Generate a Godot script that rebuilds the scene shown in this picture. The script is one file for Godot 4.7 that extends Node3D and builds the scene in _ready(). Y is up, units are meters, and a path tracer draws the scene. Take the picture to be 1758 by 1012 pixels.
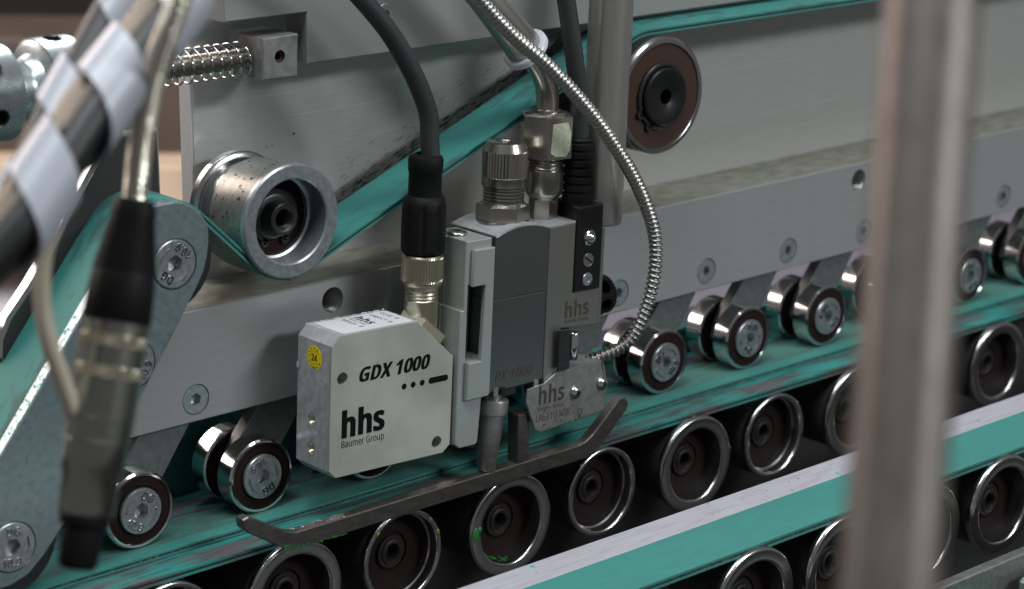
extends Node3D
# A close-up of a folding machine: belts, press rollers and a glue head. All lengths in the builders are millimetres.
# x runs along the belts, y is up, z comes out of the machine towards the viewer; z = 0 is the face of the long guide bar.

const MM := 0.001
const TILT := -2.5          # the glue head hangs two and a half degrees off plumb
var M := {}                 # materials
var origin := {}            # node -> the point of its thing's base, in the thing's own axes
var names := {}             # parent -> name -> how often it was used
var rng := RandomNumberGenerator.new()


class MB:
	var v := PackedVector3Array()
	var n := PackedVector3Array()
	var t := PackedVector2Array()

	func tri(a: Vector3, b: Vector3, c: Vector3, na: Vector3, nb: Vector3, nc: Vector3, ta := Vector2.ZERO, tb := Vector2.ZERO, tc := Vector2.ZERO) -> void:
		var g := (b - a).cross(c - a)
		if g.length_squared() < 1e-10:
			return
		v.append(a); n.append(na); t.append(ta)
		if g.dot(na + nb + nc) > 0.0:
			v.append(c); n.append(nc); t.append(tc)
			v.append(b); n.append(nb); t.append(tb)
		else:
			v.append(b); n.append(nb); t.append(tb)
			v.append(c); n.append(nc); t.append(tc)

	func flat(a: Vector3, b: Vector3, c: Vector3, towards: Vector3) -> void:
		var g := (b - a).cross(c - a).normalized()
		if g.dot(towards) < 0.0:
			g = -g
		tri(a, b, c, g, g, g)

	func quad(a: Vector3, b: Vector3, c: Vector3, d: Vector3, towards: Vector3) -> void:
		flat(a, b, c, towards)
		flat(a, c, d, towards)

	static func shaped(r: float, kind: int, th: float, j: int) -> float:
		if kind == 1:
			return r / cos(fposmod(th, PI / 3.0) - PI / 6.0)
		if kind == 2:
			return r + (0.0 if j % 2 == 0 else -0.35)
		if kind == 3:
			return r + (0.0 if j % 8 < 6 else -0.55)
		return r

	# turns a profile of [radius, height(, kind)] round the z axis of xf; kind 1 hexagon, 2 straight knurl, 3 coarse ribs
	func lathe(p: Array, xf := Transform3D.IDENTITY, segs := 48, turn := 0.0) -> void:
		var sn := []
		for i in p.size() - 1:
			var q := Vector2(p[i + 1][1] - p[i][1], -(p[i + 1][0] - p[i][0]))
			sn.append(q.normalized() if q.length() > 1e-6 else Vector2(0, 1))
		for i in p.size() - 1:
			if Vector2(p[i + 1][1] - p[i][1], p[i + 1][0] - p[i][0]).length() < 1e-6:
				continue
			var k0: int = p[i][2] if p[i].size() > 2 else 0
			var k1: int = p[i + 1][2] if p[i + 1].size() > 2 else 0
			var hard := k0 != 0 or k1 != 0
			var n0: Vector2 = sn[i]
			var n1: Vector2 = sn[i]
			if i > 0 and sn[i - 1].dot(sn[i]) > 0.75:
				n0 = (sn[i - 1] + sn[i]).normalized()
			if i < sn.size() - 1 and sn[i + 1].dot(sn[i]) > 0.75:
				n1 = (sn[i + 1] + sn[i]).normalized()
			for j in segs:
				var a := TAU * j / segs
				var b := TAU * (j + 1) / segs
				var ca := Vector3(cos(a + turn), sin(a + turn), 0)
				var cb := Vector3(cos(b + turn), sin(b + turn), 0)
				var p00 := xf * (ca * shaped(p[i][0], k0, a, j) + Vector3(0, 0, p[i][1]))
				var p01 := xf * (cb * shaped(p[i][0], k0, b, j + 1) + Vector3(0, 0, p[i][1]))
				var p10 := xf * (ca * shaped(p[i + 1][0], k1, a, j) + Vector3(0, 0, p[i + 1][1]))
				var p11 := xf * (cb * shaped(p[i + 1][0], k1, b, j + 1) + Vector3(0, 0, p[i + 1][1]))
				if hard:
					var o = xf.basis * ((ca + cb).normalized() * sn[i].x + Vector3(0, 0, sn[i].y))
					flat(p00, p01, p11, o)
					flat(p00, p11, p10, o)
				else:
					var m00 := (xf.basis * (ca * n0.x + Vector3(0, 0, n0.y))).normalized()
					var m01 := (xf.basis * (cb * n0.x + Vector3(0, 0, n0.y))).normalized()
					var m10 := (xf.basis * (ca * n1.x + Vector3(0, 0, n1.y))).normalized()
					var m11 := (xf.basis * (cb * n1.x + Vector3(0, 0, n1.y))).normalized()
					tri(p00, p01, p11, m00, m01, m11)
					tri(p00, p11, p10, m00, m11, m10)

	static func tidy(poly: PackedVector2Array, ccw := true) -> PackedVector2Array:
		var area := 0.0
		for i in poly.size():
			area += poly[i].cross(poly[(i + 1) % poly.size()])
		if (area > 0.0) != ccw:
			var r := poly.duplicate()
			r.reverse()
			return r
		return poly

	static func inset(poly: PackedVector2Array, d: float) -> PackedVector2Array:
		var out := PackedVector2Array()
		var m := poly.size()
		for i in m:
			var e0 := (poly[i] - poly[(i + m - 1) % m]).normalized()
			var e1 := (poly[(i + 1) % m] - poly[i]).normalized()
			var nn := Vector2(-e0.y, e0.x) + Vector2(-e1.y, e1.x)
			var k := nn.length_squared()
			out.append(poly[i] + (nn * (2.0 * d / k) if k > 0.05 else Vector2.ZERO))
		return out

	static func crosses(a: Vector2, b: Vector2, c: Vector2, d: Vector2) -> bool:
		var o1 := (b - a).cross(c - a)
		var o2 := (b - a).cross(d - a)
		var o3 := (d - c).cross(a - c)
		var o4 := (d - c).cross(b - c)
		return o1 * o2 < 0.0 and o3 * o4 < 0.0

	static func bridge(outer: PackedVector2Array, holes: Array) -> PackedVector2Array:
		var poly := outer.duplicate()
		var left := holes.duplicate()
		left.sort_custom(func(p, q): return Array(p).map(func(w): return w.x).max() > Array(q).map(func(w): return w.x).max())
		while left.size():
			var h: PackedVector2Array = left.pop_front()
			var at := 0
			for i in h.size():
				if h[i].x > h[at].x:
					at = i
			var order := range(poly.size())
			order.sort_custom(func(p, q): return poly[p].distance_squared_to(h[at]) < poly[q].distance_squared_to(h[at]))
			for k in order:
				var free := true
				for i in poly.size():
					if crosses(h[at], poly[k], poly[i], poly[(i + 1) % poly.size()]):
						free = false
						break
				for other in [h] + left:
					for i in other.size():
						if free and crosses(h[at], poly[k], other[i], other[(i + 1) % other.size()]):
							free = false
				if free:
					var joined := poly.slice(0, k + 1)
					for i in h.size() + 1:
						joined.append(h[(at + i) % h.size()])
					joined.append_array(poly.slice(k))
					poly = joined
					break
		return poly

	static func ears(poly: PackedVector2Array) -> PackedInt32Array:
		var idx := range(poly.size())
		var out := PackedInt32Array()
		var guard := 0
		while idx.size() > 3 and guard < 60000:
			var cut := -1
			var best := INF
			for strict in [true, false]:
				for i in idx.size():
					guard += 1
					var a := poly[idx[(i + idx.size() - 1) % idx.size()]]
					var b := poly[idx[i]]
					var c := poly[idx[(i + 1) % idx.size()]]
					if (b - a).cross(c - b) <= (1e-7 if strict else -1e-7):
						continue
					var inside := false
					for k in idx:
						var p := poly[k]
						if p.is_equal_approx(a) or p.is_equal_approx(b) or p.is_equal_approx(c):
							continue
						if (b - a).cross(p - a) >= 0.0 and (c - b).cross(p - b) >= 0.0 and (a - c).cross(p - c) >= 0.0:
							inside = true
							break
					if not inside:
						for k in idx.size():
							if crosses(a, c, poly[idx[k]], poly[idx[(k + 1) % idx.size()]]):
								inside = true
								break
					if not inside:
						if idx.size() > 150:
							cut = i
							break
						if a.distance_squared_to(c) < best:
							best = a.distance_squared_to(c)
							cut = i
				if cut >= 0:
					break
			if cut < 0:
				break
			out.append_array([idx[(cut + idx.size() - 1) % idx.size()], idx[cut], idx[(cut + 1) % idx.size()]])
			idx.remove_at(cut)
		if idx.size() == 3:
			out.append_array([idx[0], idx[1], idx[2]])
		return out

	# a plate: an outline in the xy plane of xf, from z0 to z1, with a small bevel and round or other holes through it
	func prism(outline: PackedVector2Array, z0: float, z1: float, bev := 0.0, xf := Transform3D.IDENTITY, holes: Array = [], soft := 0.82) -> void:
		var poly := tidy(outline)
		var m := poly.size()
		var cap := inset(poly, bev) if bev > 0.0 else poly
		var hs := holes.map(func(h): return tidy(h, false))
		var whole := bridge(cap, hs) if hs.size() else cap
		var ix := ears(whole)
		for side in [[z0, -1.0], [z1, 1.0]]:
			var o: Vector3 = xf.basis * Vector3(0, 0, side[1])
			for i in range(0, ix.size(), 3):
				flat(xf * Vector3(whole[ix[i]].x, whole[ix[i]].y, side[0]), xf * Vector3(whole[ix[i + 1]].x, whole[ix[i + 1]].y, side[0]), xf * Vector3(whole[ix[i + 2]].x, whole[ix[i + 2]].y, side[0]), o)
		var rings := [[poly, 1.0, true]]
		for h in hs:
			rings.append([h, 1.0, false])
		for ring in rings:
			var r: PackedVector2Array = ring[0]
			var k := r.size()
			var en := []
			for i in k:
				var e := (r[(i + 1) % k] - r[i]).normalized()
				en.append(Vector2(e.y, -e.x))
			for i in k:
				var j := (i + 1) % k
				var na: Vector2 = en[i]
				var nb: Vector2 = en[i]
				if en[(i + k - 1) % k].dot(en[i]) > soft:
					na = (en[(i + k - 1) % k] + en[i]).normalized()
				if en[j].dot(en[i]) > soft:
					nb = (en[j] + en[i]).normalized()
				var b := bev if ring[2] else 0.0
				var wa := (xf.basis * Vector3(na.x, na.y, 0)).normalized()
				var wb := (xf.basis * Vector3(nb.x, nb.y, 0)).normalized()
				var a0 := xf * Vector3(r[i].x, r[i].y, z0 + b)
				var b0 := xf * Vector3(r[j].x, r[j].y, z0 + b)
				var a1 := xf * Vector3(r[i].x, r[i].y, z1 - b)
				var b1 := xf * Vector3(r[j].x, r[j].y, z1 - b)
				tri(a0, b0, b1, wa, wb, wb)
				tri(a0, b1, a1, wa, wb, wa)
				if b > 0.0:
					for side in [[z0, z0 + b, -1.0], [z1, z1 - b, 1.0]]:
						var o := xf.basis * (Vector3(en[i].x, en[i].y, 0) + Vector3(0, 0, side[2]))
						quad(xf * Vector3(r[i].x, r[i].y, side[1]), xf * Vector3(r[j].x, r[j].y, side[1]), xf * Vector3(cap[j].x, cap[j].y, side[0]), xf * Vector3(cap[i].x, cap[i].y, side[0]), o)

	func box(lo: Vector3, hi: Vector3, b := 0.4, xf := Transform3D.IDENTITY) -> void:
		prism(PackedVector2Array([Vector2(lo.x + b, lo.y), Vector2(hi.x - b, lo.y), Vector2(hi.x, lo.y + b), Vector2(hi.x, hi.y - b), Vector2(hi.x - b, hi.y), Vector2(lo.x + b, hi.y), Vector2(lo.x, hi.y - b), Vector2(lo.x, lo.y + b)]), lo.z, hi.z, b, xf)

	# a cross-section (in the xy plane of each frame) drawn along frames
	func sweep(frames: Array, poly: PackedVector2Array, caps := true, soft := 0.6) -> void:
		var k := poly.size()
		var mid := Vector2.ZERO
		for p in poly:
			mid += p / k
		var en := []
		var per := [0.0]
		for i in k:
			var e := poly[(i + 1) % k] - poly[i]
			per.append(per[-1] + e.length())
			var nn := Vector2(e.y, -e.x).normalized()
			if nn.dot((poly[i] + poly[(i + 1) % k]) * 0.5 - mid) < 0.0:
				nn = -nn
			en.append(nn)
		var s := 0.0
		for f in frames.size() - 1:
			var A: Transform3D = frames[f]
			var B: Transform3D = frames[f + 1]
			var s1 := s + A.origin.distance_to(B.origin)
			for i in k:
				var j := (i + 1) % k
				var na: Vector2 = en[i]
				var nb: Vector2 = en[i]
				if en[(i + k - 1) % k].dot(en[i]) > soft:
					na = (en[(i + k - 1) % k] + en[i]).normalized()
				if en[j].dot(en[i]) > soft:
					nb = (en[j] + en[i]).normalized()
				var pi := Vector3(poly[i].x, poly[i].y, 0)
				var pj := Vector3(poly[j].x, poly[j].y, 0)
				var va := Vector3(na.x, na.y, 0)
				var vb := Vector3(nb.x, nb.y, 0)
				tri(A * pi, A * pj, B * pj, A.basis * va, A.basis * vb, B.basis * vb, Vector2(s, per[i]), Vector2(s, per[i + 1]), Vector2(s1, per[i + 1]))
				tri(A * pi, B * pj, B * pi, A.basis * va, B.basis * vb, B.basis * va, Vector2(s, per[i]), Vector2(s1, per[i + 1]), Vector2(s1, per[i]))
			s = s1
		if caps:
			for e in [[frames[0], -1.0], [frames[-1], 1.0]]:
				var T: Transform3D = e[0]
				for i in k:
					flat(T * Vector3(mid.x, mid.y, 0), T * Vector3(poly[i].x, poly[i].y, 0), T * Vector3(poly[(i + 1) % k].x, poly[(i + 1) % k].y, 0), T.basis.z * e[1])

	# a hose whose radius follows rf(distance along, angle)
	func hose(frames: Array, rf: Callable, segs := 18) -> void:
		var rows := []
		var s := 0.0
		for f in frames.size():
			if f:
				s += frames[f].origin.distance_to(frames[f - 1].origin)
			var row := PackedVector3Array()
			for j in segs:
				var a := TAU * j / segs
				row.append(frames[f] * (Vector3(cos(a), sin(a), 0) * float(rf.call(s, a))))
			rows.append(row)
		var ns := []
		for f in frames.size():
			var row := PackedVector3Array()
			var f0 := maxi(f - 1, 0)
			var f1 := mini(f + 1, frames.size() - 1)
			for j in segs:
				var along: Vector3 = rows[f1][j] - rows[f0][j]
				var round_: Vector3 = rows[f][(j + 1) % segs] - rows[f][(j + segs - 1) % segs]
				var q := round_.cross(along).normalized()
				if q.dot(rows[f][j] - frames[f].origin) < 0.0:
					q = -q
				row.append(q)
			ns.append(row)
		for f in frames.size() - 1:
			for j in segs:
				var k := (j + 1) % segs
				tri(rows[f][j], rows[f][k], rows[f + 1][k], ns[f][j], ns[f][k], ns[f + 1][k])
				tri(rows[f][j], rows[f + 1][k], rows[f + 1][j], ns[f][j], ns[f + 1][k], ns[f + 1][j])

	# lettering: s fitted into the rectangle x0..x1, y0..y1 of xf's xy plane, standing h proud; lean slants it
	func text(s: String, x0: float, y0: float, x1: float, y1: float, h: float, xf := Transform3D.IDENTITY, lean := 0.0, bold := true) -> void:
		var f := SystemFont.new()
		f.font_names = PackedStringArray(["Droid Sans"])
		f.font_weight = 700 if bold else 400
		var tm := TextMesh.new()
		tm.text = s
		tm.font = f
		tm.font_size = 48
		tm.pixel_size = 1.0
		tm.depth = 1.0
		tm.curve_step = 3.0
		var a := tm.get_mesh_arrays()
		var vs: PackedVector3Array = a[Mesh.ARRAY_VERTEX]
		var ns: PackedVector3Array = a[Mesh.ARRAY_NORMAL]
		var ix: PackedInt32Array = a[Mesh.ARRAY_INDEX] if a[Mesh.ARRAY_INDEX] != null else PackedInt32Array(range(vs.size()))
		var lo := vs[0]
		var hi := vs[0]
		for p in vs:
			lo = lo.min(p)
			hi = hi.max(p)
		var k := Vector3((x1 - x0) / (hi.x - lo.x), (y1 - y0) / (hi.y - lo.y), h / maxf(hi.z - lo.z, 1e-6))
		var put := func(p: Vector3) -> Vector3:
			var q := (p - lo) * k
			return xf * Vector3(x0 + q.x + lean * q.y, y0 + q.y, q.z)
		for i in range(0, ix.size(), 3):
			var o := xf.basis * (ns[ix[i]] + ns[ix[i + 1]] + ns[ix[i + 2]])
			flat(put.call(vs[ix[i]]), put.call(vs[ix[i + 1]]), put.call(vs[ix[i + 2]]), o)

	# the half of a disc beside a slot
	static func new_half(r: float, gap: float, side: float) -> PackedVector2Array:
		var a0 := asin(gap / r)
		var p := PackedVector2Array()
		for i in 13:
			var a := a0 + (PI - 2.0 * a0) * i / 12.0
			p.append(Vector2(cos(a), sin(a) * side) * r)
		return p

	func mesh(o := Vector3.ZERO) -> ArrayMesh:
		var a := []
		a.resize(Mesh.ARRAY_MAX)
		var w := PackedVector3Array()
		w.resize(v.size())
		for i in v.size():
			w[i] = (v[i] - o) * 0.001
		a[Mesh.ARRAY_VERTEX] = w
		a[Mesh.ARRAY_NORMAL] = n
		a[Mesh.ARRAY_TEX_UV] = t
		var m := ArrayMesh.new()
		m.add_surface_from_arrays(Mesh.PRIMITIVE_TRIANGLES, a)
		return m


# ---------------------------------------------------------------- naming and placing

func named(called: String, parent: Node) -> String:
	if not names.has(parent):
		names[parent] = {}
	var k: int = names[parent].get(called, 0)
	names[parent][called] = k + 1
	return called if k == 0 else "%s_%03d" % [called, k]


func tag(o: Node, label: String, category := "", group := "", kind := "") -> Node:
	o.set_meta("label", label)
	if category: o.set_meta("category", category)
	if group: o.set_meta("group", group)
	if kind: o.set_meta("kind", kind)
	return o


# a thing: a node at its base (in millimetres), its parts are given in the same axes as the base
func thing(called: String, label: String, category: String, base: Vector3, group := "", tilt := 0.0) -> Node3D:
	var o := Node3D.new()
	o.name = named(called, self)
	add_child(o, true)
	o.transform = Transform3D(Basis(Vector3(0, 0, 1), deg_to_rad(tilt)), Vector3.ZERO) * Transform3D(Basis(), base * MM)
	origin[o] = base
	return tag(o, label, category, group) as Node3D


func part(called: String, mb: MB, mat: Material, parent: Node) -> MeshInstance3D:
	var o := MeshInstance3D.new()
	o.name = named(called, parent)
	o.mesh = mb.mesh(origin[parent])
	o.mesh.surface_set_material(0, mat)
	parent.add_child(o, true)
	origin[o] = origin[parent]
	return o


# a thing that is one mesh
func solid(called: String, mb: MB, mat: Material, label: String, category: String, base: Vector3, group := "") -> MeshInstance3D:
	var o := MeshInstance3D.new()
	o.name = named(called, self)
	o.mesh = mb.mesh(base)
	o.mesh.surface_set_material(0, mat)
	add_child(o, true)
	o.position = base * MM
	origin[o] = base
	return tag(o, label, category, group) as MeshInstance3D


func copy(o: Node3D, called: String, shift: Vector3, label: String) -> Node3D:
	var c := o.duplicate() as Node3D
	c.name = named(called, self)
	add_child(c, true)
	c.position = o.position + shift * MM
	c.set_meta("label", label)
	return c


# ---------------------------------------------------------------- curves

func V(x: float, y: float, z: float) -> Vector3:
	return Vector3(x, y, z)


func P2(a: Array) -> PackedVector2Array:
	var p := PackedVector2Array()
	for i in range(0, a.size(), 2):
		p.append(Vector2(a[i], a[i + 1]))
	return p


func circle(r: float, segs := 24, cx := 0.0, cy := 0.0) -> PackedVector2Array:
	var p := PackedVector2Array()
	for i in segs:
		p.append(Vector2(cx + r * cos(TAU * i / segs), cy + r * sin(TAU * i / segs)))
	return p


func spline(pts: Array, step := 2.0) -> PackedVector3Array:
	var out := PackedVector3Array()
	for i in pts.size() - 1:
		var p0: Vector3 = pts[maxi(i - 1, 0)]
		var p1: Vector3 = pts[i]
		var p2: Vector3 = pts[i + 1]
		var p3: Vector3 = pts[mini(i + 2, pts.size() - 1)]
		var k := maxi(1, int(ceil(p1.distance_to(p2) / step)))
		for j in k:
			out.append(p1.cubic_interpolate(p2, p0, p3, float(j) / k))
	out.append(pts[-1])
	return out


func frames(path: PackedVector3Array, first := Vector3(0, 0, 1)) -> Array:
	var out := []
	var x := Vector3.ZERO
	for i in path.size():
		var z := (path[mini(i + 1, path.size() - 1)] - path[maxi(i - 1, 0)]).normalized()
		if i == 0:
			x = first
		x = (x - z * x.dot(z))
		if x.length() < 1e-4:
			x = z.cross(Vector3(0, 1, 0.3))
		x = x.normalized()
		out.append(Transform3D(Basis(x, z.cross(x), z), path[i]))
	return out


func along(axis: Vector3, at: Vector3) -> Transform3D:
	var z := axis.normalized()
	var x := (Vector3(0, 1, 0) if absf(z.y) < 0.9 else Vector3(1, 0, 0)).cross(z).normalized()
	return Transform3D(Basis(x, z.cross(x), z), at)


# flakes of dust, glue or grime lying on a surface: at(u, v) gives a frame whose z is the surface's normal
func flakes(mb: MB, count: int, where: Callable, lo: float, hi: float) -> void:
	for i in count:
		var T: Transform3D = where.call(rng.randf(), rng.randf())
		var r := lo * pow(hi / lo, pow(rng.randf(), 2.2))
		var k := rng.randi_range(5, 7)
		var p := PackedVector2Array()
		var turn := rng.randf() * TAU
		for j in k:
			p.append(Vector2.from_angle(turn + TAU * j / k) * r * rng.randf_range(0.55, 1.2) * Vector2(1.0, 0.8))
		for j in k:
			mb.flat(T * Vector3(0, 0, 0.06), T * Vector3(p[j].x, p[j].y, 0.02), T * Vector3(p[(j + 1) % k].x, p[(j + 1) % k].y, 0.02), T.basis.z)


# ---------------------------------------------------------------- materials

func noise_image(seed_: int, freq: float, oct: int, size := 512, kind := FastNoiseLite.TYPE_SIMPLEX_SMOOTH) -> Image:
	var f := FastNoiseLite.new()
	f.seed = seed_
	f.noise_type = kind
	f.frequency = freq
	f.fractal_octaves = oct
	return f.get_seamless_image(size, size)


func ramp(img: Image, stops: Array) -> ImageTexture:
	var g := Gradient.new()
	g.offsets = PackedFloat32Array(stops.map(func(s): return s[0]))
	g.colors = PackedColorArray(stops.map(func(s): return s[1]))
	var lut := []
	for i in 256:
		var c := g.sample(i / 255.0)
		lut.append([int(c.r * 255.0), int(c.g * 255.0), int(c.b * 255.0)])
	img.convert(Image.FORMAT_L8)
	var d := img.get_data()
	var o := PackedByteArray()
	o.resize(d.size() * 3)
	for i in d.size():
		var c: Array = lut[d[i]]
		o[i * 3] = c[0]
		o[i * 3 + 1] = c[1]
		o[i * 3 + 2] = c[2]
	return ImageTexture.create_from_image(Image.create_from_data(img.get_width(), img.get_height(), false, Image.FORMAT_RGB8, o))


func gray(x: float) -> Color:
	return Color(x, x, x)


func lin(r: float, g: float, b: float) -> Color:
	return Color(r, g, b).linear_to_srgb()


func mat(called: String, c: Color, rough: float, metal: float, tex: Texture2D = null, tex_scale := Vector3.ONE * 20.0, rough_tex: Texture2D = null, bump: Texture2D = null, bump_cm := 0.001) -> StandardMaterial3D:
	var m := StandardMaterial3D.new()
	m.albedo_color = c
	m.roughness = rough
	m.metallic = metal
	m.uv1_triplanar = true
	m.uv1_scale = tex_scale
	if tex:
		m.albedo_texture = tex
	if rough_tex:
		m.roughness_texture = rough_tex
		m.roughness_texture_channel = BaseMaterial3D.TEXTURE_CHANNEL_GREEN
	if bump:
		m.heightmap_enabled = true
		m.heightmap_texture = bump
		m.heightmap_scale = bump_cm
	M[called] = m
	return m


# ---------------------------------------------------------------- the scene

func _ready() -> void:
	rng.seed = 24
	camera_and_light()
	materials()
	background()
	frame_plates()
	belts()
	lower_rollers()
	lower_lane()
	pulleys()
	tension_lever()
	spindle()
	press_rollers()
	runner()
	sensor_box()
	bracket()
	glue_valve()
	fluid_line()
	proximity_plug()
	shoe()
	cables_in_front()
	front_post()


func camera_and_light() -> void:
	var cam := Camera3D.new()
	cam.name = "camera"
	add_child(cam)
	cam.transform = Transform3D(Basis(V(0.744402,0.009140,0.667670), V(0.179938,0.960171,-0.213762), V(-0.643031,0.279264,0.713108)), V(-489.28, 244.81, 597.3) * MM)
	cam.near = 0.02
	cam.far = 20.0
	var att := CameraAttributesPhysical.new()
	att.frustum_focal_length = 93.28
	att.frustum_near = 0.02
	att.frustum_far = 20.0
	att.frustum_focus_distance = 0.778
	att.exposure_aperture = 17.5
	cam.attributes = att
	cam.current = true

	var we := WorldEnvironment.new()
	we.name = "environment"
	var e := Environment.new()
	e.background_mode = Environment.BG_COLOR
	e.background_color = gray(0.45)
	e.tonemap_mode = Environment.TONE_MAPPER_LINEAR
	e.tonemap_exposure = 0.92
	e.sdfgi_enabled = true
	e.ssao_enabled = true
	e.ssil_enabled = true
	we.environment = e
	add_child(we)

	# a hall lit by rows of ceiling fittings: one row far in front, one overhead, one behind the machine
	lamp("hall_lamp_front", V(900, 1080, 2050), V(0, 40, 0), Vector2(0.8, 0.22), 2.9, Color(0.97, 0.99, 1.0))
	lamp("hall_lamp_overhead", V(-200, 1500, -130), V(-20, 0, 0), Vector2(1.8, 0.2), 2.1, Color(0.97, 0.99, 1.0))
	lamp("hall_lamp_overhead", V(-250, 1450, 520), V(-20, 0, 0), Vector2(1.8, 0.3), 1.7, Color(0.97, 0.99, 1.0))
	for k in 8:
		lamp("hall_lamp_rear", V(-980 + 165 * k, 620, -1150), V(-60 + 30 * k, 0, 0), Vector2(0.11, 0.55), 0.22, Color(1.0, 0.92, 0.88))


func lamp(called: String, at: Vector3, aim: Vector3, size: Vector2, energy: float, c: Color) -> void:
	var l := AreaLight3D.new()
	l.name = named(called, self)
	add_child(l, true)
	l.look_at_from_position(at * MM, aim * MM, Vector3(0, 1, 0.01))
	l.area_size = size
	l.light_energy = energy
	l.light_color = c
	l.shadow_enabled = true


func materials() -> void:
	var streak := ramp(noise_image(3, 0.02, 4), [[0.2, gray(0.955)], [0.8, gray(1.0)]])
	var cloud := ramp(noise_image(7, 0.010, 6), [[0.2, gray(0.88)], [0.8, gray(1.0)]])
	var rough_n := ramp(noise_image(11, 0.03, 5), [[0.2, gray(0.80)], [0.8, gray(1.0)]])
	var fine := ramp(noise_image(13, 0.12, 3), [[0.2, gray(0.90)], [0.8, gray(1.0)]])
	var scratch_t := ramp(noise_image(17, 0.05, 3), [[0.0, gray(0.0)], [1.0, gray(1.0)]])
	var grime := ramp(noise_image(19, 0.02, 6), [[0.1, Color(0.82, 0.80, 0.72)], [0.5, Color(0.92, 0.915, 0.88)], [0.9, gray(1.0)]])
	var stained := ramp(noise_image(20, 0.02, 6), [[0.15, Color(0.70, 0.68, 0.64)], [0.4, gray(0.93)], [0.8, gray(1.0)]])
	var stained_post := ramp(noise_image(61, 0.02, 5), [[0.15, Color(0.80, 0.74, 0.68)], [0.4, Color(0.93, 0.915, 0.90)], [0.75, gray(1.0)]])
	var teal_dust := ramp(noise_image(23, 0.03, 6), [[0.2, Color(0.70, 0.86, 0.84)], [0.55, Color(0.92, 0.97, 0.97)], [0.8, gray(1.0)]])
	var fine_dust := ramp(noise_image(67, 0.02, 6), [[0.1, Color(0.86, 0.92, 0.92)], [0.5, Color(0.95, 0.975, 0.98)], [0.9, gray(1.0)]])
	var oily := ramp(noise_image(29, 0.03, 6), [[0.2, Color(0.55, 0.58, 0.54)], [0.5, Color(0.82, 0.79, 0.76)], [0.8, Color(1.0, 0.96, 0.92)]])
	# machined and anodised aluminium
	mat("bar", gray(0.66), 0.48, 0.55, streak, Vector3(5, 220, 220), rough_n)
	mat("plate", Color(0.74, 0.74, 0.725), 0.48, 0.45, streak, Vector3(6, 160, 160), rough_n)
	mat("ledge", Color(0.60, 0.60, 0.575), 0.55, 0.35, grime, Vector3(7, 12, 12))
	mat("milled", gray(0.86), 0.38, 0.35, streak, Vector3(120, 30, 120), rough_n)
	mat("cast", gray(0.58), 0.45, 0.55, cloud, Vector3.ONE * 40.0, rough_n)
	mat("alu", Color(0.80, 0.81, 0.82), 0.40, 0.5, cloud, Vector3.ONE * 45.0, rough_n, scratch_t, 0.001)
	mat("anod", Color(0.62, 0.65, 0.635), 0.45, 0.35, fine, Vector3.ONE * 60.0, rough_n)
	mat("weave", Color(0.64, 0.64, 0.63), 0.5, 0.25, weave_texture(), Vector3.ONE * 130.0)
	# steels
	mat("chrome", gray(0.84), 0.12, 1.0, fine, Vector3.ONE * 30.0, rough_n)
	mat("zinc", Color(0.70, 0.73, 0.74), 0.36, 0.8, cloud, Vector3.ONE * 60.0, rough_n)
	mat("zinc_dusty", Color(0.58, 0.625, 0.635), 0.36, 0.7, fine_dust, Vector3.ONE * 26.0, rough_n)
	mat("steel", Color(0.70, 0.68, 0.65), 0.25, 0.95, fine, Vector3.ONE * 60.0)
	mat("arm", Color(0.44, 0.46, 0.455), 0.45, 0.5, cloud, Vector3.ONE * 40.0, rough_n)
	mat("dull_steel", Color(0.62, 0.62, 0.60), 0.38, 0.8, cloud, Vector3.ONE * 50.0)
	mat("hanger", Color(0.46, 0.49, 0.50), 0.5, 0.5, cloud, Vector3.ONE * 20.0)
	mat("patina", Color(0.74, 0.76, 0.66), 0.5, 0.2, cloud, Vector3.ONE * 90.0)
	mat("loom_cable", gray(0.10), 0.5, 0.0)
	mat("dust_teal", lin(0.022, 0.13, 0.115), 0.7, 0.0, teal_dust, Vector3.ONE * 50.0)
	mat("nickel", Color(0.74, 0.72, 0.64), 0.28, 0.95)
	mat("valve_steel", Color(0.58, 0.57, 0.55), 0.36, 0.85)
	mat("valve_front", Color(0.45, 0.47, 0.46), 0.34, 0.9)
	mat("sheet", Color(0.58, 0.58, 0.57), 0.40, 0.65, cloud, Vector3.ONE * 40.0, rough_n)
	mat("dirty_steel", Color(0.47, 0.455, 0.44), 0.34, 0.85, cloud, Vector3(25, 60, 60), rough_n)
	mat("crusted", Color(0.36, 0.375, 0.375), 0.5, 0.6, oily, Vector3.ONE * 60.0, rough_n, scratch_t, 0.008)
	mat("dark_steel", gray(0.24), 0.40, 0.6, cloud, Vector3.ONE * 40.0, rough_n)
	mat("ring", gray(0.76), 0.23, 1.0, fine, Vector3.ONE * 60.0, rough_n)
	mat("rod", Color(0.66, 0.65, 0.63), 0.34, 0.8, streak, Vector3(160, 4, 160), rough_n)
	mat("post", Color(0.43, 0.41, 0.395), 0.5, 0.55, stained_post, Vector3(55, 9, 55), rough_n)
	mat("old_nickel", Color(0.58, 0.59, 0.56), 0.24, 1.0)
	# rubber, plastics, paint
	mat("seal_dark", lin(0.013, 0.0075, 0.0065), 0.65, 0.0)
	mat("hub", lin(0.020, 0.017, 0.015), 0.5, 0.4)
	mat("seal", lin(0.016, 0.007, 0.006), 0.6, 0.0, fine, Vector3.ONE * 50.0)
	mat("seal_red", lin(0.056, 0.032, 0.025), 0.65, 0.0, fine, Vector3.ONE * 50.0)
	mat("black", gray(0.085), 0.55, 0.0, fine, Vector3.ONE * 50.0, null, scratch_t, 0.002)
	mat("black_gloss", gray(0.07), 0.32, 0.0)
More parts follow.
